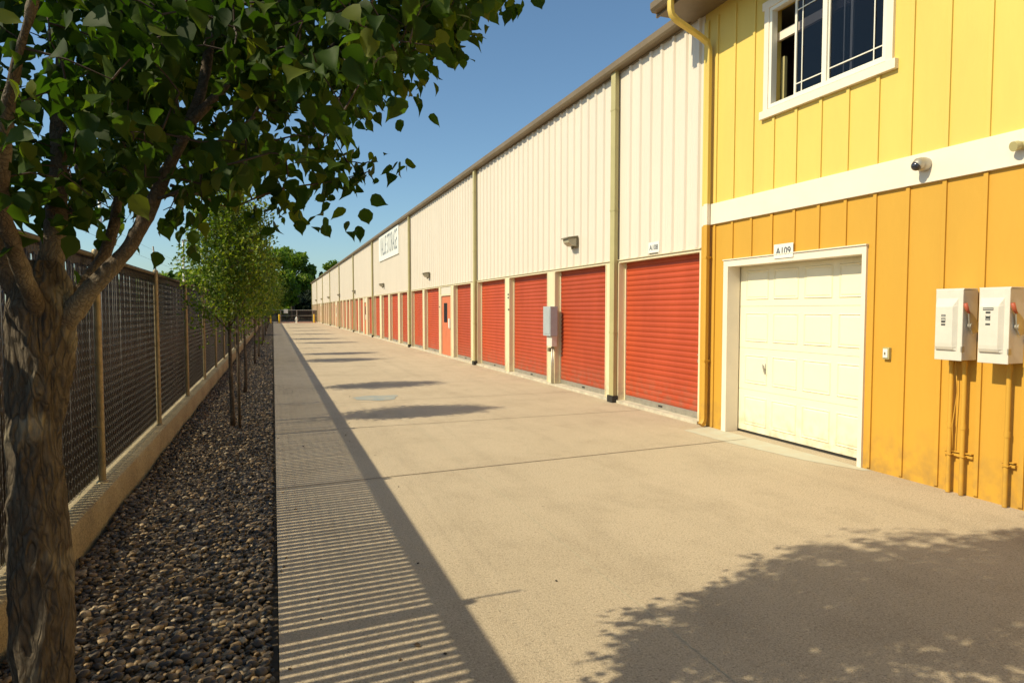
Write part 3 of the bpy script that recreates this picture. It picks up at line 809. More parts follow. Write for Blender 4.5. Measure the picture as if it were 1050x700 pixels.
bt.box(WX-.022, WX, 7.41, 7.5, .02, 2.749, .002); bu.box(WX-.022, WX, 7.41, 7.5, 3.032, EZ-.1, .002)
bt.build("lower_siding", M['orange_low'], yb); bu.build("upper_siding", M['yellow_up'], yb)
# shell
s_ = MB(); s_.box(WX+.165, WX+.3, 7.0, YB1-.005, -.1, EZ); s_.box(WX+.165, 18, YB1-.16, YB1-.004, -.1, EZ); s_.box(17.8, 18, YB0, YB1-.17, -.1, EZ); s_.box(WX+.165, 17.79, YB0, YB0+.15, -.1, EZ)
s_.box(WX+.165, 17.79, YB0+.16, YB1-.17, 2.80, 2.95)
s_.build("inner_wall", M['dark'], yb)
# roof, soffit, fascia, gutter
OV = .60
MB().box(WX-OV, WX-.001, YB0-.3, YB1+.25, EZ+.012, EZ+.03).build("soffit", M['bronze'], yb)
MB().box(WX-OV-.03, WX-OV, YB0-.3, YB1+.25, EZ-.02, EZ+.17).build("fascia", M['bronze'], yb)
MB().prism([(WX-OV-.06, EZ+.175), (12, EZ+2.3), (18.6, EZ+.175), (18.6, EZ+.12), (12, EZ+2.2), (WX-OV+.02, EZ+.12)], 'y', YB0-.3, YB1+.28).build("roof", M['bronze'], yb)
MB().prism([(WX, EZ+.03), (12, EZ+2.1), (18, EZ+.03)], 'y', YB1-.15, YB1-.02).build("gable", M['yellow_up'], yb)
gx0 = WX-OV-.032
MB().prism([(gx0, EZ+.02), (gx0-.08, EZ+.02), (gx0-.11, EZ+.06), (gx0-.11, EZ+.145), (gx0-.10, EZ+.145), (gx0-.10, EZ+.065), (gx0-.075, EZ+.03), (gx0, EZ+.03)], 'y', YB0-.3, YB1+.22).build("gutter", M['bronze'], yb)
dsp = MB()
yd = 7.325
def rect_path(mb, pts, a, b):
    rings = []
    for i, p_ in enumerate(pts):
        p_ = Vector(p_); t_ = (Vector(pts[min(i+1, len(pts)-1)])-Vector(pts[max(i-1, 0)])).normalized()
        s1 = Vector((0, 1, 0)); s2 = t_.cross(s1).normalized()
        rings.append([p_+s1*sy_*a+s2*sx_*b for sy_, sx_ in ((-1, -.7), (-.7, -1), (.7, -1), (1, -.7), (1, .7), (.7, 1), (-.7, 1), (-1, .7))])
    n = 8; vs = [q for r_ in rings for q in r_]
    fs = [(i*n+k, i*n+(k+1) % n, (i+1)*n+(k+1) % n, (i+1)*n+k) for i in range(len(pts)-1) for k in range(n)] + [tuple(range(n)), tuple(range(len(vs)-n, len(vs)))]
    mb.add(vs, fs)
rect_path(dsp, [(gx0-.05, yd, EZ+.03), (gx0-.05, yd, EZ-.09), (gx0-.03, yd, EZ-.16), (gx0+.05, yd, EZ-.22), (WX-.22, yd, EZ-.37), (WX-.11, yd, EZ-.43), (WX-.075, yd, EZ-.51), (WX-.072, yd, 3.03)], .041, .033)
up_ = dsp.build("downspout", M['yellow_up'], yb, ang=50)
dsp = MB(); rect_path(dsp, [(WX-.072, yd, 3.03), (WX-.072, yd, 2.75)], .0412, .0332); dsp.build('downspout', M['trim_white'], yb, ang=50); dsp = MB()
rect_path(dsp, [(WX-.072, yd, 2.75), (WX-.072, yd, 2.45)], .0412, .0332)
rect_path(dsp, [(WX-.072, yd, 2.45), (WX-.072, yd, .12), (WX-.085, yd, .07), (WX-.12, yd, .03)], .042, .034)
for z in (.9, 2.3): dsp.box(WX-.108, WX-.02, yd-.046, yd+.046, z, z+.025)
tag(dsp.build("downspout", M['orange_low'], yb, ang=50), "amber lower downspout")
# garage door
gt = MB()
gt.box(WX-.026, WX+.17, GD[1]+.002, GD[1]+.088, 0.003, 2.25); gt.box(WX-.026, WX+.17, GD[0]-.052, GD[0]-.002, .003, 2.25)
gt.box(WX-.0262, WX+.17, GD[0]-.0019, GD[1]+.0019, 2.167, 2.25); gt.box(WX-.04, WX+.0, GD[0]-.06, GD[1]+.095, 2.2502, 2.262)
GX = WX+.19
gd_ = MB(); rowh = (2.19-.03)/4
for r_ in range(4):
    z0 = .03+r_*rowh
    gd_.box(GX, GX+.04, GD[0]-.06, GD[1]+.06, z0+.0015, z0+rowh-.0015, .0015)
    pw = (GD[1]-GD[0]-.08)/4
    for c_ in range(4):
        a = GD[0]+.06+c_*pw; b = a+pw-.085; c0, c1 = z0+.085, z0+rowh-.085
        # a groove-framed raised field
        o_, i_ = .0, .022
        for (g0, g1, h0, h1, xo, xi) in ((a, b, c0, c1, .0005, .009),):
            vs = [(GX-xo, g0, h0), (GX-xo, g1, h0), (GX-xo, g1, h1), (GX-xo, g0, h1),
                  (GX-.013, g0+.010, h0+.010), (GX-.013, g1-.010, h0+.010), (GX-.013, g1-.010, h1-.010), (GX-.013, g0+.010, h1-.010),
                  (GX-.0005, g0+.022, h0+.022), (GX-.0005, g1-.022, h0+.022), (GX-.0005, g1-.022, h1-.022), (GX-.0005, g0+.022, h1-.022),
                  (GX-.008, g0+.04, h0+.04), (GX-.008, g1-.04, h0+.04), (GX-.008, g1-.04, h1-.04), (GX-.008, g0+.04, h1-.04)]
            fs = []
            for q in (0, 4, 8):
                fs += [(q+k, q+(k+1) % 4, q+4+(k+1) % 4, q+4+k) for k in range(4)]
            fs.append((12, 13, 14, 15)); gd_.add(vs, fs)
gdo = gd_.build("garage_door", M['garage'], yb)
gt.build("door_frame", M['trim_white'], gdo)
MB().box(GX-.004, GX+.045, GD[0], GD[1], .004, .030).build("bottom_seal", M['rubber'], gdo)
hh = MB(); hh.lathe((GX-.018, 6.45, .86), [(.028, 0), (.026, .008), (.014, .012)][::-1], 12, 'x') if False else None
hh.box(GX-.006, GX+.0, 6.425, 6.475, .80, .93, .002); hh.tube([(GX-.012, 6.45, .865), (GX-.03, 6.45, .865)], .009, 8)
hh.tube([(GX-.03, 6.475, .92), (GX-.035, 6.455, .865), (GX-.03, 6.43, .80)], .008, 8)
hh.build("handle", M['alu'], gdo, ang=40)
# window with an open slider
wo = MB()
fy0, fy1, fz0, fz1 = WN
wo.box(WX-.02, WX+.06, fy0, fy0+.042, fz0, fz1); wo.box(WX-.02, WX+.06, fy1-.042, fy1, fz0, fz1)
wo.box(WX-.0205, WX+.06, fy0+.042, fy1-.042, fz0, fz0+.042); wo.box(WX-.0205, WX+.06, fy0+.042, fy1-.042, fz1-.042, fz1)
wo.box(WX-.015, WX+.05, 5.44-.03, 5.44+.03, fz0+.042, fz1-.042)
win = wo.build("window", M['vinyl'], yb)
tr_ = MB()
tr_.box(WX-.032, WX, fy1+.001, fy1+.075, 3.985, 5.25, .002); tr_.box(WX-.032, WX, fy0-.075, fy0-.001, 3.985, 5.25, .002)
tr_.box(WX-.034, WX, fy0-.11, fy1+.11, 5.1715, 5.265, .002); tr_.build("window_trim", M['trim_white'], win)
MB().box(WX-.05, WX, fy0-.12, fy1+.12, 3.89, 3.984, .003).build("window_sill", M['trim_white'], win)
# fixed pane (near side) and the sash slid partly open
def sash(ya_, yb_, x, stile, name, grid):
    b = MB(); z0, z1 = fz0+.044, fz1-.044
    b.box(x, x+.022, ya_, ya_+stile, z0, z1); b.box(x, x+.022, yb_-stile, yb_, z0, z1)
    b.box(x+.0005, x+.0215, ya_+stile, yb_-stile, z0, z0+stile); b.box(x+.0005, x+.0215, ya_+stile, yb_-stile, z1-stile, z1)
    o = b.build(name, M['vinyl'], win)
    g_ = MB()
    for yy in grid: g_.box(x+.004, x+.010, yy-.006, yy+.006, z0+stile, z1-stile)
    for zz in (z0+.13, z1-.13): g_.box(x+.0035, x+.0105, ya_+stile, yb_-stile, zz-.006, zz+.006)
    g_.build("muntin", M['vinyl'], o)
    MB().add([(x+.014, ya_+stile, z0+stile), (x+.014, yb_-stile, z0+stile), (x+.014, yb_-stile, z1-stile), (x+.014, ya_+stile, z1-stile)], [(3, 2, 1, 0)]).build("pane", M['glass'], o)
sash(fy0+.044, 5.408, WX+.004, .02, "window_sash", (fy0+.044+.12,))
sash(5.12, 5.91, WX+.030, .028, "window_sash", (5.91-.11, 5.23))
MB().box(WX+.10, WX+.14, fy0, fy1, 4.80, 4.90).build("reflection_bar", M['trim_white'], win)  # pale bar added behind the panes to imitate a band reflected in the glass
MB().box(WX+.16, WX+.20, 6.20, 6.25, 3.7, 4.62).build("curtain", M['khaki'], win)
iw = MB(); iw.box(WX+3, WX+3.05, 3.0, 7.2, 2.96, EZ); iw.box(WX+.17, WX+3, 2.9, 3.0, 2.96, EZ); iw.box(WX+.17, WX+3, 7.2, 7.3, 2.96, EZ)
iw.build("room_wall", mat("dim room wall", (.30, .22, .22), .9), yb)
MB().box(WX+.17, WX+3, 3.0, 7.2, EZ-.3, EZ-.25).build("room_ceiling", mat("room ceiling", (.4, .36, .3), .9), yb)

# things fixed to the yellow building --------------------------------------
CY, LYY = 4.23, 3.42
t = empty("security_camera", (WX-.037, CY, 2.91), "grey dome security camera on the white band board", "security camera")
b = MB(); b.lathe((WX-.037, CY, 2.915), [(.062, 0), (.064, -.02), (.060, -.06), (.052, -.075)], 20, 'x')
b.tube([(WX-.09, CY, 2.925), (WX-.125, CY, 2.915), (WX-.14, CY+.007, 2.90)], [.052, .054, .046], 18); b.build("housing", M['alu'], t, ang=50)
b = MB()
c0 = Vector((WX-.135, CY+.012, 2.90)); prof = [(.0445*math.cos(a), .0445*math.sin(a)) for a in [R(x_) for x_ in range(-90, 91, 15)]]
b.lathe(c0, [(max(.001, r_), h_) for r_, h_ in prof], 18); b.build("dome", M['smoke'], t, smooth=True)
t = empty("flood_lamp", (WX-.037, LYY, 2.89), "small brass coloured lamp at the right end of the white band board", "lamp")
b = MB(); b.lathe((WX-.037, LYY, 2.895), [(.034, 0), (.034, -.012), (.02, -.03)], 16, 'x'); b.build("base", M['khaki'], t, ang=50)
b = MB(); b.tube([(WX-.05, LYY+.002, 2.895), (WX-.06, LYY+.005, 2.90), (WX-.075, LYY+.012, 2.895), (WX-.115, LYY+.024, 2.885)], [.016, .026, .038, .040], 16); b.build("lamp_head", M['khaki'], t, ang=50)
t = empty("switch_box", (WX, 4.583, 1.18), "small outdoor switch box on the amber wall beside the white garage door", "switch")
MB().box(WX-.035, WX-.0, 4.548, 4.618, 1.125, 1.24, .005).build("box", M['khaki'], t)
MB().box(WX-.043, WX-.0352, 4.558, 4.608, 1.14, 1.225, .003).build("cover", M['label_white'], t)
MB().box(WX-.052, WX-.0432, 4.578, 4.588, 1.17, 1.195, .002).build("toggle", M['lamp_body'], t)

def disconnect(y0_, y1_, label, second):
    z0, z1 = 1.175, 1.775; x0, x1 = WX-.205, WX-.019
    t = empty("electrical_box", (WX, (y0_+y1_)/2, 0), label, "electrical box", "electrical switch boxes on the amber wall")
    MB().box(x0+.012, x1, y0_+.004, y1_-.004, z0+.004, z1-.004, .004).build("enclosure", M['box_grey'], t)
    cv = MB(); cv.box(x0-.004, x0+.011, y0_, y1_, z0, z1, .004)
    cv.box(x0+.0, x1-.02, y0_-.004, y1_+.004, z1-.002, z1+.008, .002)
    a, b_ = y0_+.038, y1_-.014; q0, q1 = z0+.085, z1-.075; xs = x0-.004
    # raised pan: sloping top, long flat face, rounded lower end
    pr = [(xs, q1), (xs-.026, q1-.060), (xs-.031, q1-.072), (xs-.031, q0+.06), (xs-.028, q0+.03), (xs-.018, q0+.008), (xs, q0)]
    nn = len(pr)
    inset = [0, .016, .018, .018, .016, .010, 0]
    vs = [(p_[0], a+(.026 if k not in (0, nn-1) else 0), p_[1]) for k, p_ in enumerate(pr)] + [(p_[0], b_-inset[k]*.6, p_[1]) for k, p_ in enumerate(pr)]
    base = len(vs)
    vs += [(xs, a, p_[1]) for p_ in pr] + [(xs, b_, p_[1]) for p_ in pr]
    fs = [(k, k+1, nn+k+1, nn+k) for k in range(nn-1)]
    fs += [(base+k, base+k+1, k+1, k) for k in range(nn-1)] + [(nn+k, nn+k+1, base+nn+k+1, base+nn+k) for k in range(nn-1)]
    cv.add(vs, fs)
    cov = cv.build("cover", M['box_grey'], t)
    ym = (a+b_)/2+.012; xf = xs-.0328
    lb = MB()
    rects = [(1.555, .009, .018), (1.515, .020, .018), (1.478, .007, .018)]
    if second: rects = [(1.610, .010, .040), (1.582, .008, .018), (1.538, .020, .018), (1.488, .007, .018)]
    for zc, hh_, ww in rects: lb.box(xf, xf+.0015, ym-ww, ym+ww, zc-hh_, zc+hh_)
    lb.build("label_plate", M['label_dark'], cov)
    wb = MB(); wb.box(xf-.0006, xf-.0001, ym-.014, ym+.014, 1.527, 1.530); wb.box(xf-.0006, xf-.0001, ym-.016, ym+.016, 1.513, 1.519); wb.box(xf-.0006, xf-.0001, ym-.014, ym+.014, 1.553, 1.557)
    if second: wb.box(xf-.0006, xf-.0001, ym-.038, ym+.038, 1.608, 1.612)
    wb.build("label_text", M['label_white'], cov)
    lv = MB(); yl = y0_-.004
    lv.prism([(x0+.03, 1.60), (x0+.09, 1.56), (x0+.15, 1.50), (x0+.15, 1.42), (x0+.09, 1.40), (x0+.05, 1.46)], 'y', yl-.022, yl-.012)
    lv.tube([(x0+.07, yl, 1.47), (x0+.07, yl-.03, 1.47)], .022, 12)
    lo = lv.build("lever", M['alu'], t)
    MB().tube([(x0+.045, yl-.017, 1.575), (x0+.02, yl-.017, 1.60), (x0-.005, yl-.017, 1.655)], [.009, .014, .015], 12).build("grip", M['red_plastic'], lo, smooth=True)
    lt = MB(); lt.box(x0-.02, x0+.02, yl-.006, yl+.004, 1.25, 1.30, .003); lt.build("hasp", M['alu'], t)
    bk = MB(); bk.box(WX-.019, WX, y0_+.02, y1_-.02, z1-.14, z1-.10); bk.box(WX-.019, WX, y0_+.02, y1_-.02, z0+.08, z0+.12); bk.build("bracket", M['alu'], t)
    def pipe(yp, extra=False):
        c = MB(); c.tube([(WX-.05, yp, 1.18), (WX-.05, yp, .004)], .0185, 14)
        for z in (1.165, .62): c.tube([(WX-.05, yp, z), (WX-.05, yp, z-.045)], .0225, 14)
        c.build("conduit", M['orange_low'], t, ang=40)
    st = MB()
    if second:
        pipe(y0_+.085)
        a0, a1 = y0_+.03, y0_+.14
    else:
        pipe(y1_-.045); pipe(y0_+.075)
        thin = MB().tube([(WX-.06, y1_-.082, 1.18), (WX-.03, y1_-.088, .9), (WX-.07, y1_-.08, .6), (WX-.04, y1_-.075, .36)], .004, 6); thin.build("ground_wire", M['orange_low'], t, smooth=True)
        a0, a1 = y0_+.0, y1_+.02
    st.box(WX-.030, WX-.0, a0, a1, .33, .352, .001)
    for yy in ([y0_+.085] if second else [y1_-.045, y0_+.075]): st.box(WX-.075, WX-.025, yy-.030, yy+.030, .338, .345)
    st.box(WX-.04, WX-.0, a0+.005, a1-.005, .365, .372)
    st.build("strut", M['orange_low'], t)
disconnect(3.730, 3.965, "pale grey electrical switch box with two amber conduits, nearer the garage door", False)
disconnect(3.365, 3.60, "pale grey electrical switch box with one amber conduit and a wide black label", True)

# ------------------------------------------------------------------ far end
fe = empty("far_gate", (2.5, 88.5, 0), "low dark slatted chain link gate closing the far end of the driveway", "gate")
b = MB()
for x in (-1.1, .9, 2.9, 4.9): b.tube([(x, 88.5, 0), (x, 88.5, 1.62)], .04, 8)
b.tube([(-1.1, 88.5, 1.6), (5.4, 88.5, 1.6)], .035, 8); b.tube([(-1.1, 88.5, .9), (5.4, 88.5, .9)], .025, 8); b.tube([(-1.1, 88.5, .12), (5.4, 88.5, .12)], .025, 8)
b.build("gate_frame", M['alu'], fe)
b = MB()
x = -1.05
while x < 5.4: b.box(x, x+.10, 88.53, 88.54, .08, 1.56); x += .122
b.build("gate_slats", M['slat'], fe)
MB().box(.4, 5.2, 86.3, 86.7, .002, .10).build("red_kerb", M['red_kerb'])["kind"] = "structure"
def bollard(x, y_, lb_):
    t = empty("bollard", (x, y_, 0), lb_, "bollard", "yellow bollards at the far gate")
    MB().lathe((x, y_, 0), [(.10, -.0), (.10, 1.0), (.085, 1.06), (.04, 1.09), (.002, 1.10)], 14).build("post", M['bollard'], t, ang=50)
bollard(.70, 85.2, "yellow bollard standing at the left edge of the driveway by the gate")
bollard(-.30, 84.6, "yellow bollard half hidden under the row trees left of the driveway")
bollard(4.90, 86.0, "yellow bollard standing at the foot of the warehouse by the gate")
t = empty("hydrant", (2.75, 85.4, 0), "small white hydrant standing in front of the dark far gate", "hydrant")
MB().lathe((2.75, 85.4, .0), [(.14, 0), (.14, .06), (.10, .08), (.10, .52), (.13, .54), (.13, .60), (.10, .68), (.05, .74), (.03, .80)], 14).build("barrel", M['hydrant'], t, ang=40)
b = MB(); b.tube([(2.55, 85.4, .42), (2.95, 85.4, .42)], .06, 10); b.tube([(2.75, 85.2, .36), (2.75, 85.4, .36)], .075, 10); b.build("outlet", M['hydrant'], t, ang=40)
t = empty("sign", (1.55, 88.4, 1.0), "small white square notice hanging on the top rail of the far gate", "sign")
MB().box(1.30, 1.80, 88.42, 88.45, 1.20, 1.72, .004).build("sign_board", M['label_white'], t)

# utility poles behind the fence
def light_pole(x, y_, h_, lb_):
    t = empty("utility_pole", (x, y_, .1), lb_, "pole", "thin poles beyond the fence")
    MB().tube([(x, y_, .1), (x, y_, h_)], [.09, .05], 10).build("pole", M['hydrant'], t, smooth=True)
    MB().box(x-.05, x+.65, y_-.12, y_+.12, h_, h_+.10, .01).build("lamp_head", M['alu'], t)
q = at(105, 300, 24); light_pole(q.x, q.y, 6.4, "pale lamp pole beyond the fence seen through the foreground tree")
q = at(189, 300, 34); light_pole(q.x, q.y, 5.2, "pale lamp pole beyond the fence behind the first row tree")

# ------------------------------------------------------------------ trees
LT = np.array([1, 1, 1.7])*np.array([(0, 0, 0), (-.30, .10, .03), (.30, .10, .03), (0, .22, -.02), (-.50, .34, .06), (.50, .34, .06), (0, .5, -.03), (-.37, .64, .03), (.37, .64, .03), (0, .8, -.06), (-.10, .88, -.06), (.10, .88, -.06), (0, 1.05, -.14)])
LF = np.array([[0, 3, 1], [0, 2, 3], [1, 3, 4], [3, 2, 5], [3, 6, 4], [3, 5, 6], [4, 6, 7], [6, 5, 8], [6, 9, 7], [6, 8, 9], [7, 9, 10], [9, 8, 11], [10, 9, 12], [9, 11, 12]])
ST = np.array([(0, 0, 0), (-.42, .35, .08), (.42, .35, .08), (0, .5, -.05), (0, 1, -.1)]); SF = np.array([[0, 3, 1], [0, 2, 3], [1, 3, 4], [3, 2, 4]])
QT = np.array([(-.5, 0, 0), (.5, .1, 0), (.35, 1, .1), (-.45, .85, 0)]); QF = np.array([[0, 1, 2], [0, 2, 3]])

def leaf_mesh(name, P, tip, mat_, parent, size, T=LT, TF=LF, wid=.85, curl=1.0):
    n = len(P)
    nrm = rng.normal(0, 1, (n, 3)); nrm[:, 2] = np.abs(nrm[:, 2])+.3
    tip = unit(tip)
    A = unit(np.cross(tip, nrm)); C = np.cross(A, tip)
    s_ = size*rng.uniform(.5, 1.25, n)
    V, Fc = batch(T, TF, P, A, tip, C, np.stack([s_*wid*rng.uniform(.85, 1.1, n), s_, s_*curl*rng.uniform(.3, 2.2, n)], 1))
    return np_mesh(name, V, Fc, mat_, parent, smooth=(T is LT))

def grow(nodes, targets, step=.14, bend=.25):
    """join each target to the nearest existing branch node; returns list of polylines with levels"""
    N = [np.array(q, float) for q in nodes]; out = []
    arr = np.array(N)
    targets = sorted(targets, key=lambda t_: np.min(np.linalg.norm(arr-t_, axis=1)))
    for t_ in targets:
        d = np.linalg.norm(arr-t_, axis=1); k = int(np.argmin(d + .25*np.maximum(0, arr[:, 2]-t_[2])))
        a = arr[k]; L_ = np.linalg.norm(t_-a)
        m_ = max(2, int(L_/step)+1)
        mid = np.array([0, 0, bend*L_*.5]) + rng.normal(0, .06*L_, 3)
        pts = []
        for i in range(m_+1):
            u = i/m_; pts.append(a*(1-u)+t_*u + mid*4*u*(1-u)*.5)
        out.append(pts); arr = np.concatenate([arr, np.array(pts[1:])])
    return out

# the foreground tree ------------------------------------------------------
ft = empty("broadleaf_tree", (-.62, 2.15, -.05), "large foreground tree with cracked bark trunk and broad dark leaves at the left edge", "tree")
def limb_pts(L_, sub=6):
    P = [at(*q[:3]) for q in L_]; Rr = [q[3] for q in L_]; out, ro = [], []
    for i in range(len(P)-1):
        p0 = P[max(i-1, 0)]; p1 = P[i]; p2 = P[i+1]; p3 = P[min(i+2, len(P)-1)]
        for s_ in range(sub):
            u = s_/sub
            out.append(.5*((2*p1)+(-p0+p2)*u+(2*p0-5*p1+4*p2-p3)*u*u+(-p0+3*p1-3*p2+p3)*u**3)); ro.append(Rr[i]*(1-u)+Rr[i+1]*u)
    out.append(P[-1]); ro.append(Rr[-1]); return out, ro
def bark_tube(mb, pts, rad, n, amp, seed=0, res=1):
    mb2 = MB(); mb2.tube(pts, rad, n)
    cnt = len(pts)
    for i in range(cnt):
        c = Vector(pts[i])
        for k in range(n):
            v = Vector(mb2.v[i*n+k]); d = (v-c)
            if d.length < 1e-6: continue
            q = Vector((v.x*16+seed, v.y*16, v.z*4.5)); r1 = 1-abs(mnoise.noise(q))*2.2
            q2 = Vector((v.x*45, v.y*45+seed, v.z*16)); r2 = 1-abs(mnoise.noise(q2))*2
            r3 = mnoise.noise(Vector((v.x*5+seed, v.y*5, v.z*2.2)))
            mb2.v[i*n+k] = tuple(v + d.normalized()*(amp*(r1-.5)*.9+amp*.45*(r2-.5)+amp*1.3*r3))
    mb.add(mb2.v, mb2.f)
D0 = 1.80
trunk_L = [(56, 905, D0, .094), (48, 760, D0, .076), (42, 640, D0, .067), (39, 540, D0, .065), (38, 460, D0, .068), (39, 400, D0, .071), (43, 350, D0, .080), (44, 318, D0, .084), (44, 292, D0, .068), (44, 268, D0, .042)]
tp, tr2 = limb_pts(trunk_L, 26)
tb = MB(); bark_tube(tb, tp, tr2, 170, .014)
trunk = tb.build("trunk", M['bark'], ft, smooth=True)
LIMBS = [
    [(52, 350, D0, .058), (72, 322, D0, .052), (98, 292, 1.80, .040), (128, 258, 1.82, .034), (150, 222, 1.85, .031), (170, 178, 1.88, .029), (192, 132, 1.92, .027), (206, 92, 1.96, .023), (214, 45, 2.0, .020), (218, -20, 2.05, .018), (225, -130, 2.1, .014), (235, -300, 2.15, .009)],
    [(46, 330, D0, .062), (50, 285, 1.83, .050), (56, 235, 1.86, .040), (60, 180, 1.9, .034), (60, 110, 1.95, .030), (66, 30, 2.0, .026), (60, -90, 2.05, .022), (70, -240, 2.1, .017), (85, -420, 2.15, .010)],
    [(34, 335, 1.78, .056), (16, 290, 1.76, .045), (-8, 240, 1.74, .037), (-35, 180, 1.72, .032), (-60, 90, 1.75, .027), (-90, -60, 1.8, .020), (-110, -250, 1.8, .012)],
    [(60, 330, 1.88, .040), (85, 295, 1.92, .028), (108, 258, 1.98, .021), (120, 215, 2.05, .018), (126, 150, 2.12, .016), (124, 80, 2.2, .014), (132, -30, 2.3, .011), (150, -180, 2.4, .008)],
    [(196, 125, 1.92, .020), (222, 98, 1.94, .018), (243, 72, 1.96, .016), (262, 45, 1.98, .013), (292, 12, 2.0, .011), (330, -40, 2.05, .009), (380, -130, 2.1, .006)],
    [(186, 142, 1.91, .013), (180, 105, 1.95, .011), (176, 60, 2.0, .010), (172, 0, 2.05, .009), (168, -120, 2.1, .006)],
    [(236, 84, 1.95, .009), (270, 82, 1.98, .008), (300, 76, 2.0, .0075), (325, 62, 2.05, .007), (348, 42, 2.1, .006), (400, 20, 2.15, .005), (450, -5, 2.2, .0035)],
    [(262, 105, 2.0, .006), (285, 98, 2.0, .006), (312, 84, 2.02, .0025), (345, 62, 2.06, .0045), (385, 60, 2.1, .003)],
    [(175, 190, 1.88, .008), (205, 200, 1.95, .007), (235, 212, 2.0, .0025), (270, 200, 2.05, .005), (300, 192, 2.1, .0045), (340, 186, 2.15, .0035), (378, 176, 2.2, .002)],
    [(160, 205, 1.86, .008), (195, 190, 1.8, .007), (225, 160, 1.75, .006), (240, 135, 1.7, .005), (262, 120, 1.7, .004)],
    [(40, 320, 1.75, .034), (20, 270, 1.6, .026), (0, 200, 1.45, .020), (10, 100, 1.3, .014), (40, -20, 1.2, .009)],
    [(56, 240, 1.86, .020), (80, 190, 2.1, .016), (70, 110, 2.4, .013), (90, 0, 2.7, .010), (100, -150, 2.9, .007)],
]
# leaf bearing shoots inside the crown volume
cc = np.array([-.48, 2.08, 3.75]); cr_ = np.array([1.68, 1.38, 2.15])
cosY, sinY, cosP, sinP = math.cos(YAW), math.sin(YAW), math.cos(PITCH), math.sin(PITCH)
def proj(P):
    x, y_, z = P[..., 0], P[..., 1], P[..., 2]-H
    r_ = x*cosY-y_*sinY; d = x*sinY+y_*cosY; f_ = d*cosP-z*sinP; u = z*cosP+d*sinP
    return 525+F*r_/f_, 350-F*u/f_, f_
def shadow_ok(P):
    S = np.array([P[0]+P[2]*math.sin(be)/math.tan(el), P[1]+P[2]*math.cos(be)/math.tan(el), 0.])
    sx, sy, sf = proj(S)
    if sf < .3: return True
    return sy > np.interp(sx, [400, 585, 650, 700, 780, 870, 1010, 1050, 1400], [900, 712, 632, 615, 572, 548, 548, 534, 470]) + random.uniform(-14, 10)+60*random.random()**3
def inside(p_):
    P = np.array(p_); c = (P-cc)/cr_
    return (np.dot(c, c) < 1.0 or P[2] < 3.2) and shadow_ok(P)
lm = MB(); nodes = []
for i, L_ in enumerate(LIMBS):
    pts, rr = limb_pts(L_, 10 if L_[0][3] > .02 else 6)
    rr = [min(q_*(.62 if i == 0 else .74), .031) for k, q_ in enumerate(rr)]
    bad = [k for k, p_ in enumerate(pts) if k > 8 and not inside(p_)]
    if bad: pts, rr = pts[:bad[0]], rr[:bad[0]]
    rr[-3:] = [min(a_, b_) for a_, b_ in zip(rr[-3:], (.006, .004, .002))]
    bark_tube(lm, pts, rr, 26 if L_[0][3] > .02 else 10, .0045 if L_[0][3] > .02 else .001, seed=i*3.7)
    nodes += [np.array(p_) for p_ in pts[4::3]]
# lower outline of the hanging foliage as seen in the photo (drives where shoots end)
OX = [-4000, -200, 0, 40, 70, 90, 112, 130, 150, 170, 200, 235, 262, 285, 302, 318, 340, 362, 372, 392, 400, 420, 455, 470, 500, 520, 545, 600, 4000]
OY = [260, 250, 235, 235, 245, 262, 270, 285, 262, 240, 235, 215, 190, 205, 215, 180, 165, 120, 128, 112, 100, 92, 60, 35, 22, 5, -12, -200, -2000]
T_ = []
while len(T_) < 2850:
    c = rng.normal(0, 1, 3); c /= np.linalg.norm(c); c *= rng.random()**.42
    P = cc + c*cr_*(1+.13*math.sin(5*math.atan2(c[1], c[0])+2*c[2]))
    if P[2] < 1.75: continue
    px, py, f_ = proj(P)
    if f_ < 1.3: continue
    if not shadow_ok(P): continue
    if (py < -25 or px < -40) and rng.random() < .50: continue
    if math.sin(P[0]*7+P[2]*5)*math.sin(P[1]*8+P[2]*6+1) > .45 and py < -25: continue
    if px > -300 and px < 620 and py > np.interp(px, OX, OY)-22*2.0/max(f_, .9)+6: continue
    # the big limb stays in view
    if f_ < 1.98 and min(abs(px-np.interp(py, [40, 90, 130, 180, 220, 258, 292], [214, 206, 192, 170, 150, 128, 98])) for _ in (0,)) < 17 and 40 < py < 300: continue
    # keep the open notch of sky right of the big limb
    if 266 < px < 312 and 96 < py < 128 and rng.random() < .8: continue
    if 345 < px < 420 and 118 < py < 146: continue
    T_.append(P)
for q in ((372, 168, 2.2), (384, 166, 2.22), (350, 178, 2.15), (338, 188, 2.15), (320, 192, 2.1), (356, 166, 2.18), (488, 26, 2.25), (470, 20, 2.2), (505, 2, 2.3), (530, -6, 2.35), (495, -12, 2.3), (515, -20, 2.3), (470, 40, 2.2), (480, 0, 2.25), (455, 55, 2.2), (440, 62, 2.2)): T_.append(np.array(at(*q)))
sh_ = grow(nodes, T_, .13)
tw = MB(); LP, LD = [], []
for pts in sh_:
    L_ = sum(np.linalg.norm(np.array(a)-np.array(b)) for a, b in zip(pts[:-1], pts[1:]))
    r0 = .0022+.0035*min(1, L_/.7)
    tw.tube(pts, list(np.linspace(r0, .0012, len(pts))), 4, caps=False)
    end = np.array(pts[-1]); d = np.array(pts[-1])-np.array(pts[-2]); d /= max(1e-6, np.linalg.norm(d))
    nl = rng.integers(7, 13)
    for j in range(nl):
        u = j/nl*.26
        LP.append(end - d*u + rng.normal(0, .012, 3)*1.3)
        out_ = rng.normal(0, .55, 3) + d*.35 + np.array([0, 0, -.75]); LD.append(out_)
        # petiole offset
        LP[-1] = LP[-1] + .028*out_/np.linalg.norm(out_)
LP = np.array(LP); LD = np.array(LD)
px, py, f_ = proj(LP)
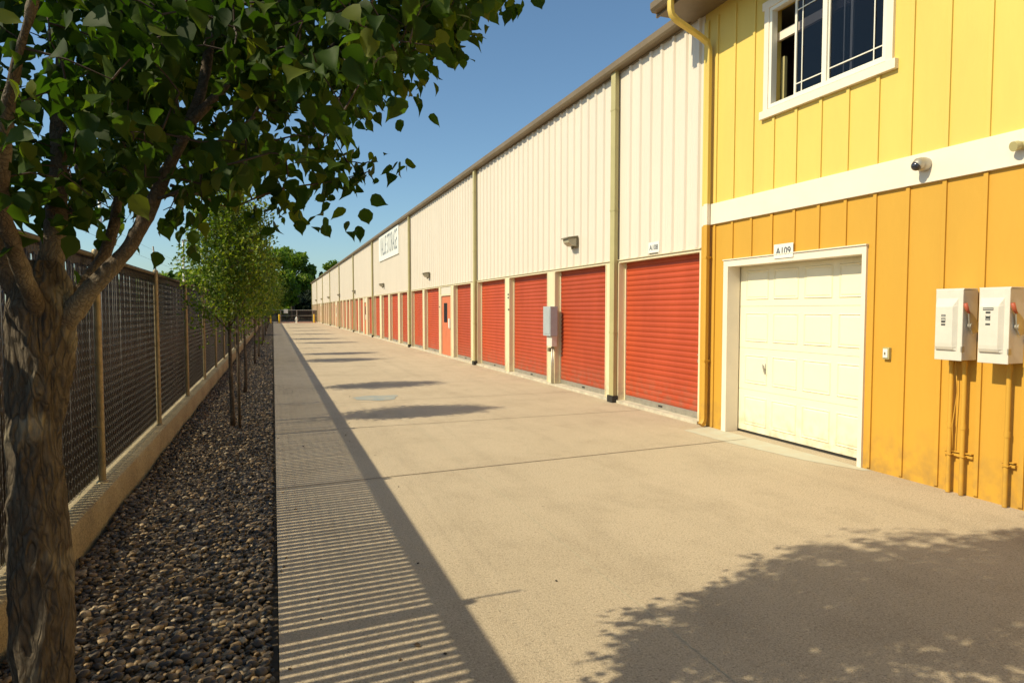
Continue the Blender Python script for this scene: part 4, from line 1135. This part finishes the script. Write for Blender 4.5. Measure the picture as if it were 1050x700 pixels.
limb_y = [-20, 45, 92, 132, 178, 222, 258, 292]; limb_x = [218, 214, 206, 192, 170, 150, 128, 98]
lead_y = [110, 180, 235, 285]; lead_x = [60, 60, 56, 50]
hide = ((np.abs(px-np.interp(py, limb_y, limb_x)) < 21) & (py > 20) & (py < 300) & (f_ < 2.05) & (rng.random(len(px)) < .92)) | \
       ((np.abs(px-np.interp(py, lead_y, lead_x)) < 17) & (py > 150) & (py < 300) & (f_ < 1.9) & (rng.random(len(px)) < .75))
keep = ~hide & (f_ > 1.15) & (LP[:, 2] > 1.62)
LP, LD = LP[keep], LD[keep]
lm.build("limb", M['bark_limb'], trunk, smooth=True)
tw.build("twigs", M['twig'], trunk)
leaf_mesh("crown", LP, LD, M['leaf_near'], ft, .054, wid=.84)
MB().lathe(tuple(at(252, 62, 1.93)), [(.001, -.008), (.011, -.004), (.012, .004), (.001, .007)], 10, 'x').build("cut_knot", M['cream_trim'], trunk)

n = 26
LPf = np.stack([np.concatenate([rng.uniform(-1.1, -.1, 23), rng.uniform(.1, 1.6, n-23)]), rng.uniform(1.2, 6.5, n), np.concatenate([np.full(23, -.008), np.full(n-23, .006)])], 1)
T2 = LT*np.array([1, 1, .5])
aa = rng.uniform(0, 6.28, n); e1 = np.stack([np.cos(aa), np.sin(aa), rng.normal(0, .12, n)], 1); e2 = np.stack([-np.sin(aa), np.cos(aa), np.abs(rng.normal(0, .12, n))], 1)
V, Fc = batch(T2, LF, LPf, unit(e1), unit(e2), np.tile([[0., 0, 1]], (n, 1)), np.stack([np.full(n, .04), rng.uniform(.035, .055, n), np.full(n, .05)], 1))
tag(np_mesh("fallen_leaves", V, Fc, M['dry_leaf'], smooth=True), "small dry leaves scattered on the pebbles and concrete under the foreground tree", "leaves", kind="stuff")

# the row of young trees -----------------------------------------------------
def young_tree(seed, height, cw_, cbot, nleaf, lsize, label):
    random.seed(seed)
    t = empty("young_tree", (0, 0, -.05), label, "tree", "young trees in the pebble bed")
    b = MB(); pts = [(0, 0, -.03)]; rr = [.036]
    z = 0
    while z < height*.9:
        z += .12; pts.append((.02*math.sin(z*1.3+seed), .02*math.sin(z*1.7+seed*2), z)); rr.append(max(.006, .032*(1-z/height*.85)))
    b.tube(pts, rr, 10)
    lim = []
    for k in range(14):
        z0 = cbot-.1+(height*.75-cbot)*k/14; a = k*2.4+seed; ln = cw_*.62*(1-.4*k/14)
        q = [np.array((ln*u*math.cos(a), ln*u*math.sin(a), z0+ln*(.9*u+.3*u*u))) for u in np.linspace(0, 1, 6)]
        b.tube(q, list(np.linspace(.012, .004, 6)), 6); lim += q
    hc = (height-cbot)/2; c0 = np.array([0, 0, cbot+hc])
    TT = []
    while len(TT) < nleaf//12:
        c = rng.normal(0, 1, 3); c /= np.linalg.norm(c); a_ = math.atan2(c[1], c[0])
        c *= rng.random()**.4*(1+.14*math.sin(3*a_+seed)+.12*math.sin(5*a_+4*c[2]+seed*2)+.12*math.sin(9*c[2]+seed))
        zz = c[2]; wz = 1.0 if zz < 0 else 1-.35*zz
        TT.append(c0+np.array([c[0]*cw_*wz, c[1]*cw_*wz, zz*hc]))
    s2 = grow(lim, TT, .25)
    for q in s2: b.tube(q, list(np.linspace(.004, .0015, len(q))), 3, caps=False)
    b.build("trunk", M['bark_young'], t, smooth=True)
    P, Dd = [], []
    for q in s2:
        e_ = np.array(q[-1])
        for j in range(12):
            P.append(e_+rng.normal(0, .075, 3)); Dd.append(rng.normal(0, .8, 3)+np.array([0, 0, -.5]))
    leaf_mesh("crown", np.array(P), np.array(Dd), M['leaf_row'], t, lsize, ST, SF, .8)
    return t
YT = [(-.56, 9.85, 'A', 1.0, .0), (-.55, 13.7, 'B', 1.0, 1.0), (-.54, 21.2, 'C', 1.02, 2.2), (-.50, 24.4, 'A', 1.05, 3.3), (-.52, 32.8, 'B', 1.1, .7),
      (-.5, 37.5, 'C', 1.08, 4.1), (-.5, 45, 'A', 1.12, 5.2), (-.5, 53, 'B', 1.2, 2.9), (-.5, 62, 'C', 1.2, .4), (-.5, 71, 'A', 1.25, 1.9), (-.5, 79, 'B', 1.3, 3.9)]
LBL = ["first and nearest of the young row trees, round green crown over the pebbles", "second young row tree, slim trunk just behind the nearest round crown",
       "third young row tree along the pebble bed", "fourth young row tree, close behind the third", "fifth young row tree along the pebble bed",
       "sixth young row tree along the pebble bed", "seventh young row tree along the pebble bed", "eighth young row tree along the pebble bed",
       "third from the far end of the row of young trees", "second from the far end of the row of young trees", "last young tree of the row, by the yellow bollards"]
proto = {}
for (x, y_, k_, s_, rz), lb_ in zip(YT, LBL):
    if k_ not in proto:
        spec = {'A': (3, 3.5, .60, 1.40, 12000, .056), 'B': (8, 3.5, .60, 1.5, 9000, .062), 'C': (14, 3.3, .8, 1.35, 8000, .07)}[k_]
        o = young_tree(*spec, lb_); proto[k_] = o
        for c in o.children:
            localise(c)
            for g_ in c.children: g_.matrix_parent_inverse.identity(); g_.data.transform(Matrix.Translation((0, 0, .05)))
    else:
        o = copy_tree(proto[k_]); o["label"] = lb_
    o.location = (x, y_, -.05); o.rotation_euler = (0, 0, rz); o.scale = (s_, s_, s_)
t = empty("tree_stake", (-.46, 9.62, -.05), "thin wooden stake beside the nearest young row tree", "stake")
MB().tube([(-.46, 9.62, -.06), (-.47, 9.63, 1.55)], .019, 8).build("post", M['bark_young'], t, smooth=True)
MB().tube([(-.47, 9.63, 1.35), (-.5, 9.75, 1.36), (-.56, 9.85, 1.35)], .006, 6).build("tie", M['rubber'], t)

# big trees beyond -----------------------------------------------------------
def big_tree(name, x, y_, h_, r_, nleaf, lsize, mt, label, seed, base=.0, bottom=.18, conifer=False):
    t = empty(name, (x, y_, base), label, "tree", "trees beyond the lot")
    b = MB(); b.tube([(x, y_, base), (x+.1, y_, base+h_*.4), (x, y_+.2, base+h_*.8)], [.028*h_, .02*h_, .006*h_], 8)
    r2 = np.random.default_rng(seed)
    if not conifer:
        for k in range(7):
            a = k*2.4+seed; b.tube([(x, y_, base+h_*(.25+.05*k)), (x+r_*.7*math.cos(a), y_+r_*.7*math.sin(a), base+h_*(.5+.055*k))], [.012*h_, .004*h_], 6)
    b.build("trunk", M['bark_young'], t)
    P = []
    if conifer:
        while len(P) < nleaf:
            u = r2.random()**.7; tier = .75+.25*math.cos(u*46)
            rr = r_*(1-u)**.85*tier*np.sqrt(r2.random())*1.05+.08; a = r2.random()*6.283
            P.append((x+rr*math.cos(a)*(1+.15*math.sin(3*a+seed)), y_+rr*math.sin(a), base+h_*(.08+.92*u)+r2.normal(0, .1)-rr*.15))
    else:
        lobes = []
        for k in range(22):
            a = r2.random()*6.283; u = r2.random(); zc = bottom+.1+(.80-bottom)*u
            rr = r_*math.sin(math.pi*(.18+.72*u))*.72
            lobes.append((x+rr*math.cos(a), y_+rr*math.sin(a), base+h_*zc, r_*r2.uniform(.22, .42)))
        while len(P) < nleaf:
            lx, ly, lz, lr = lobes[r2.integers(len(lobes))]
            c = r2.normal(0, 1, 3); c /= np.linalg.norm(c); c *= lr*r2.random()**.35
            P.append((lx+c[0], ly+c[1], lz+c[2]*.85))
    P = np.array(P)
    leaf_mesh("crown", P, rng.normal(0, 1, P.shape)+np.array([0, 0, -.4]), mt, t, lsize, QT, QF, .8)
    return t
def place(px, y_): return (px-280)/F*y_*1.06    # rough lateral offset
def XY(px, d): q = at(px, 318, d); return q.x, q.y
x, y_ = XY(300, 112); big_tree("broadleaf_tree", x, y_, 12.6, 4.6, 12000, .42, M['leaf_far'], "tall bright green tree beyond the far gate, left of the sky gap", 5)
x, y_ = XY(276, 104); big_tree("broadleaf_tree", x, y_, 11.5, 4.6, 11000, .42, M['leaf_far'], "green tree beyond the gate mostly hidden behind the row trees", 6)
x, y_ = XY(341, 128); big_tree("broadleaf_tree", x, y_, 11.8, 3.0, 7000, .40, M['leaf_far'], "green tree rising over the far end of the warehouse roof", 9)
x, y_ = XY(353, 140); big_tree("broadleaf_tree", x, y_, 10.4, 3.4, 5000, .42, M['leaf_far'], "low green tree barely showing over the warehouse roof", 19)
for i, (pxx, d, hh2, rr2, lb_) in enumerate(((321, 128, 9.2, 2.6, "dark conifer in the gap beside the warehouse end"), (311, 136, 10.2, 2.8, "dark conifer behind the tall bright green tree"),
                                       (330, 150, 10.2, 3.0, "dark conifer farthest right, touching the warehouse roofline"), (292, 140, 10, 3.2, "dark conifer left of centre behind the far gate"),
                                       (268, 132, 10.5, 3.2, "dark conifer behind the crowns of the row trees"))):
    x, y_ = XY(pxx, d); big_tree("conifer_tree", x, y_, hh2, rr2, 6500, .38, M['leaf_dark'], lb_, 30+i, conifer=True)
for i, (pxx, d, lb_) in enumerate(((308, 118, "round dark shrub behind the middle of the far gate"), (296, 117, "round dark shrub behind the notice on the far gate"), (318, 119, "round dark shrub behind the right end of the far gate"), (284, 118, "round dark shrub behind the left end of the far gate"))):
    x, y_ = XY(pxx, d); t = big_tree("shrub", x, y_, 4.2, 2.2, 3500, .30, M['leaf_far'] if i % 2 else M['leaf_dark'], lb_, 50+i, bottom=.02); t["category"] = "shrub"; t["group"] = "shrubs behind the far gate"
for i, (pxx, d, hh2, rr2, lb_) in enumerate(((186, 40, 4.6, 2.0, "green treetop beyond the fence beside the first row tree"), (160, 62, 4.8, 2.8, "treetop beyond the fence between the post and the first row tree"),
                                       (90, 50, 4.6, 3.0, "treetop beyond the fence behind the foreground tree limbs"), (225, 80, 7.0, 3.6, "tree beyond the fence hidden behind the row tree crowns"))):
    x, y_ = XY(pxx, d); big_tree("broadleaf_tree", x, y_, hh2, rr2, 6000, .26, M['leaf_far'], lb_, 70+i, base=.15)
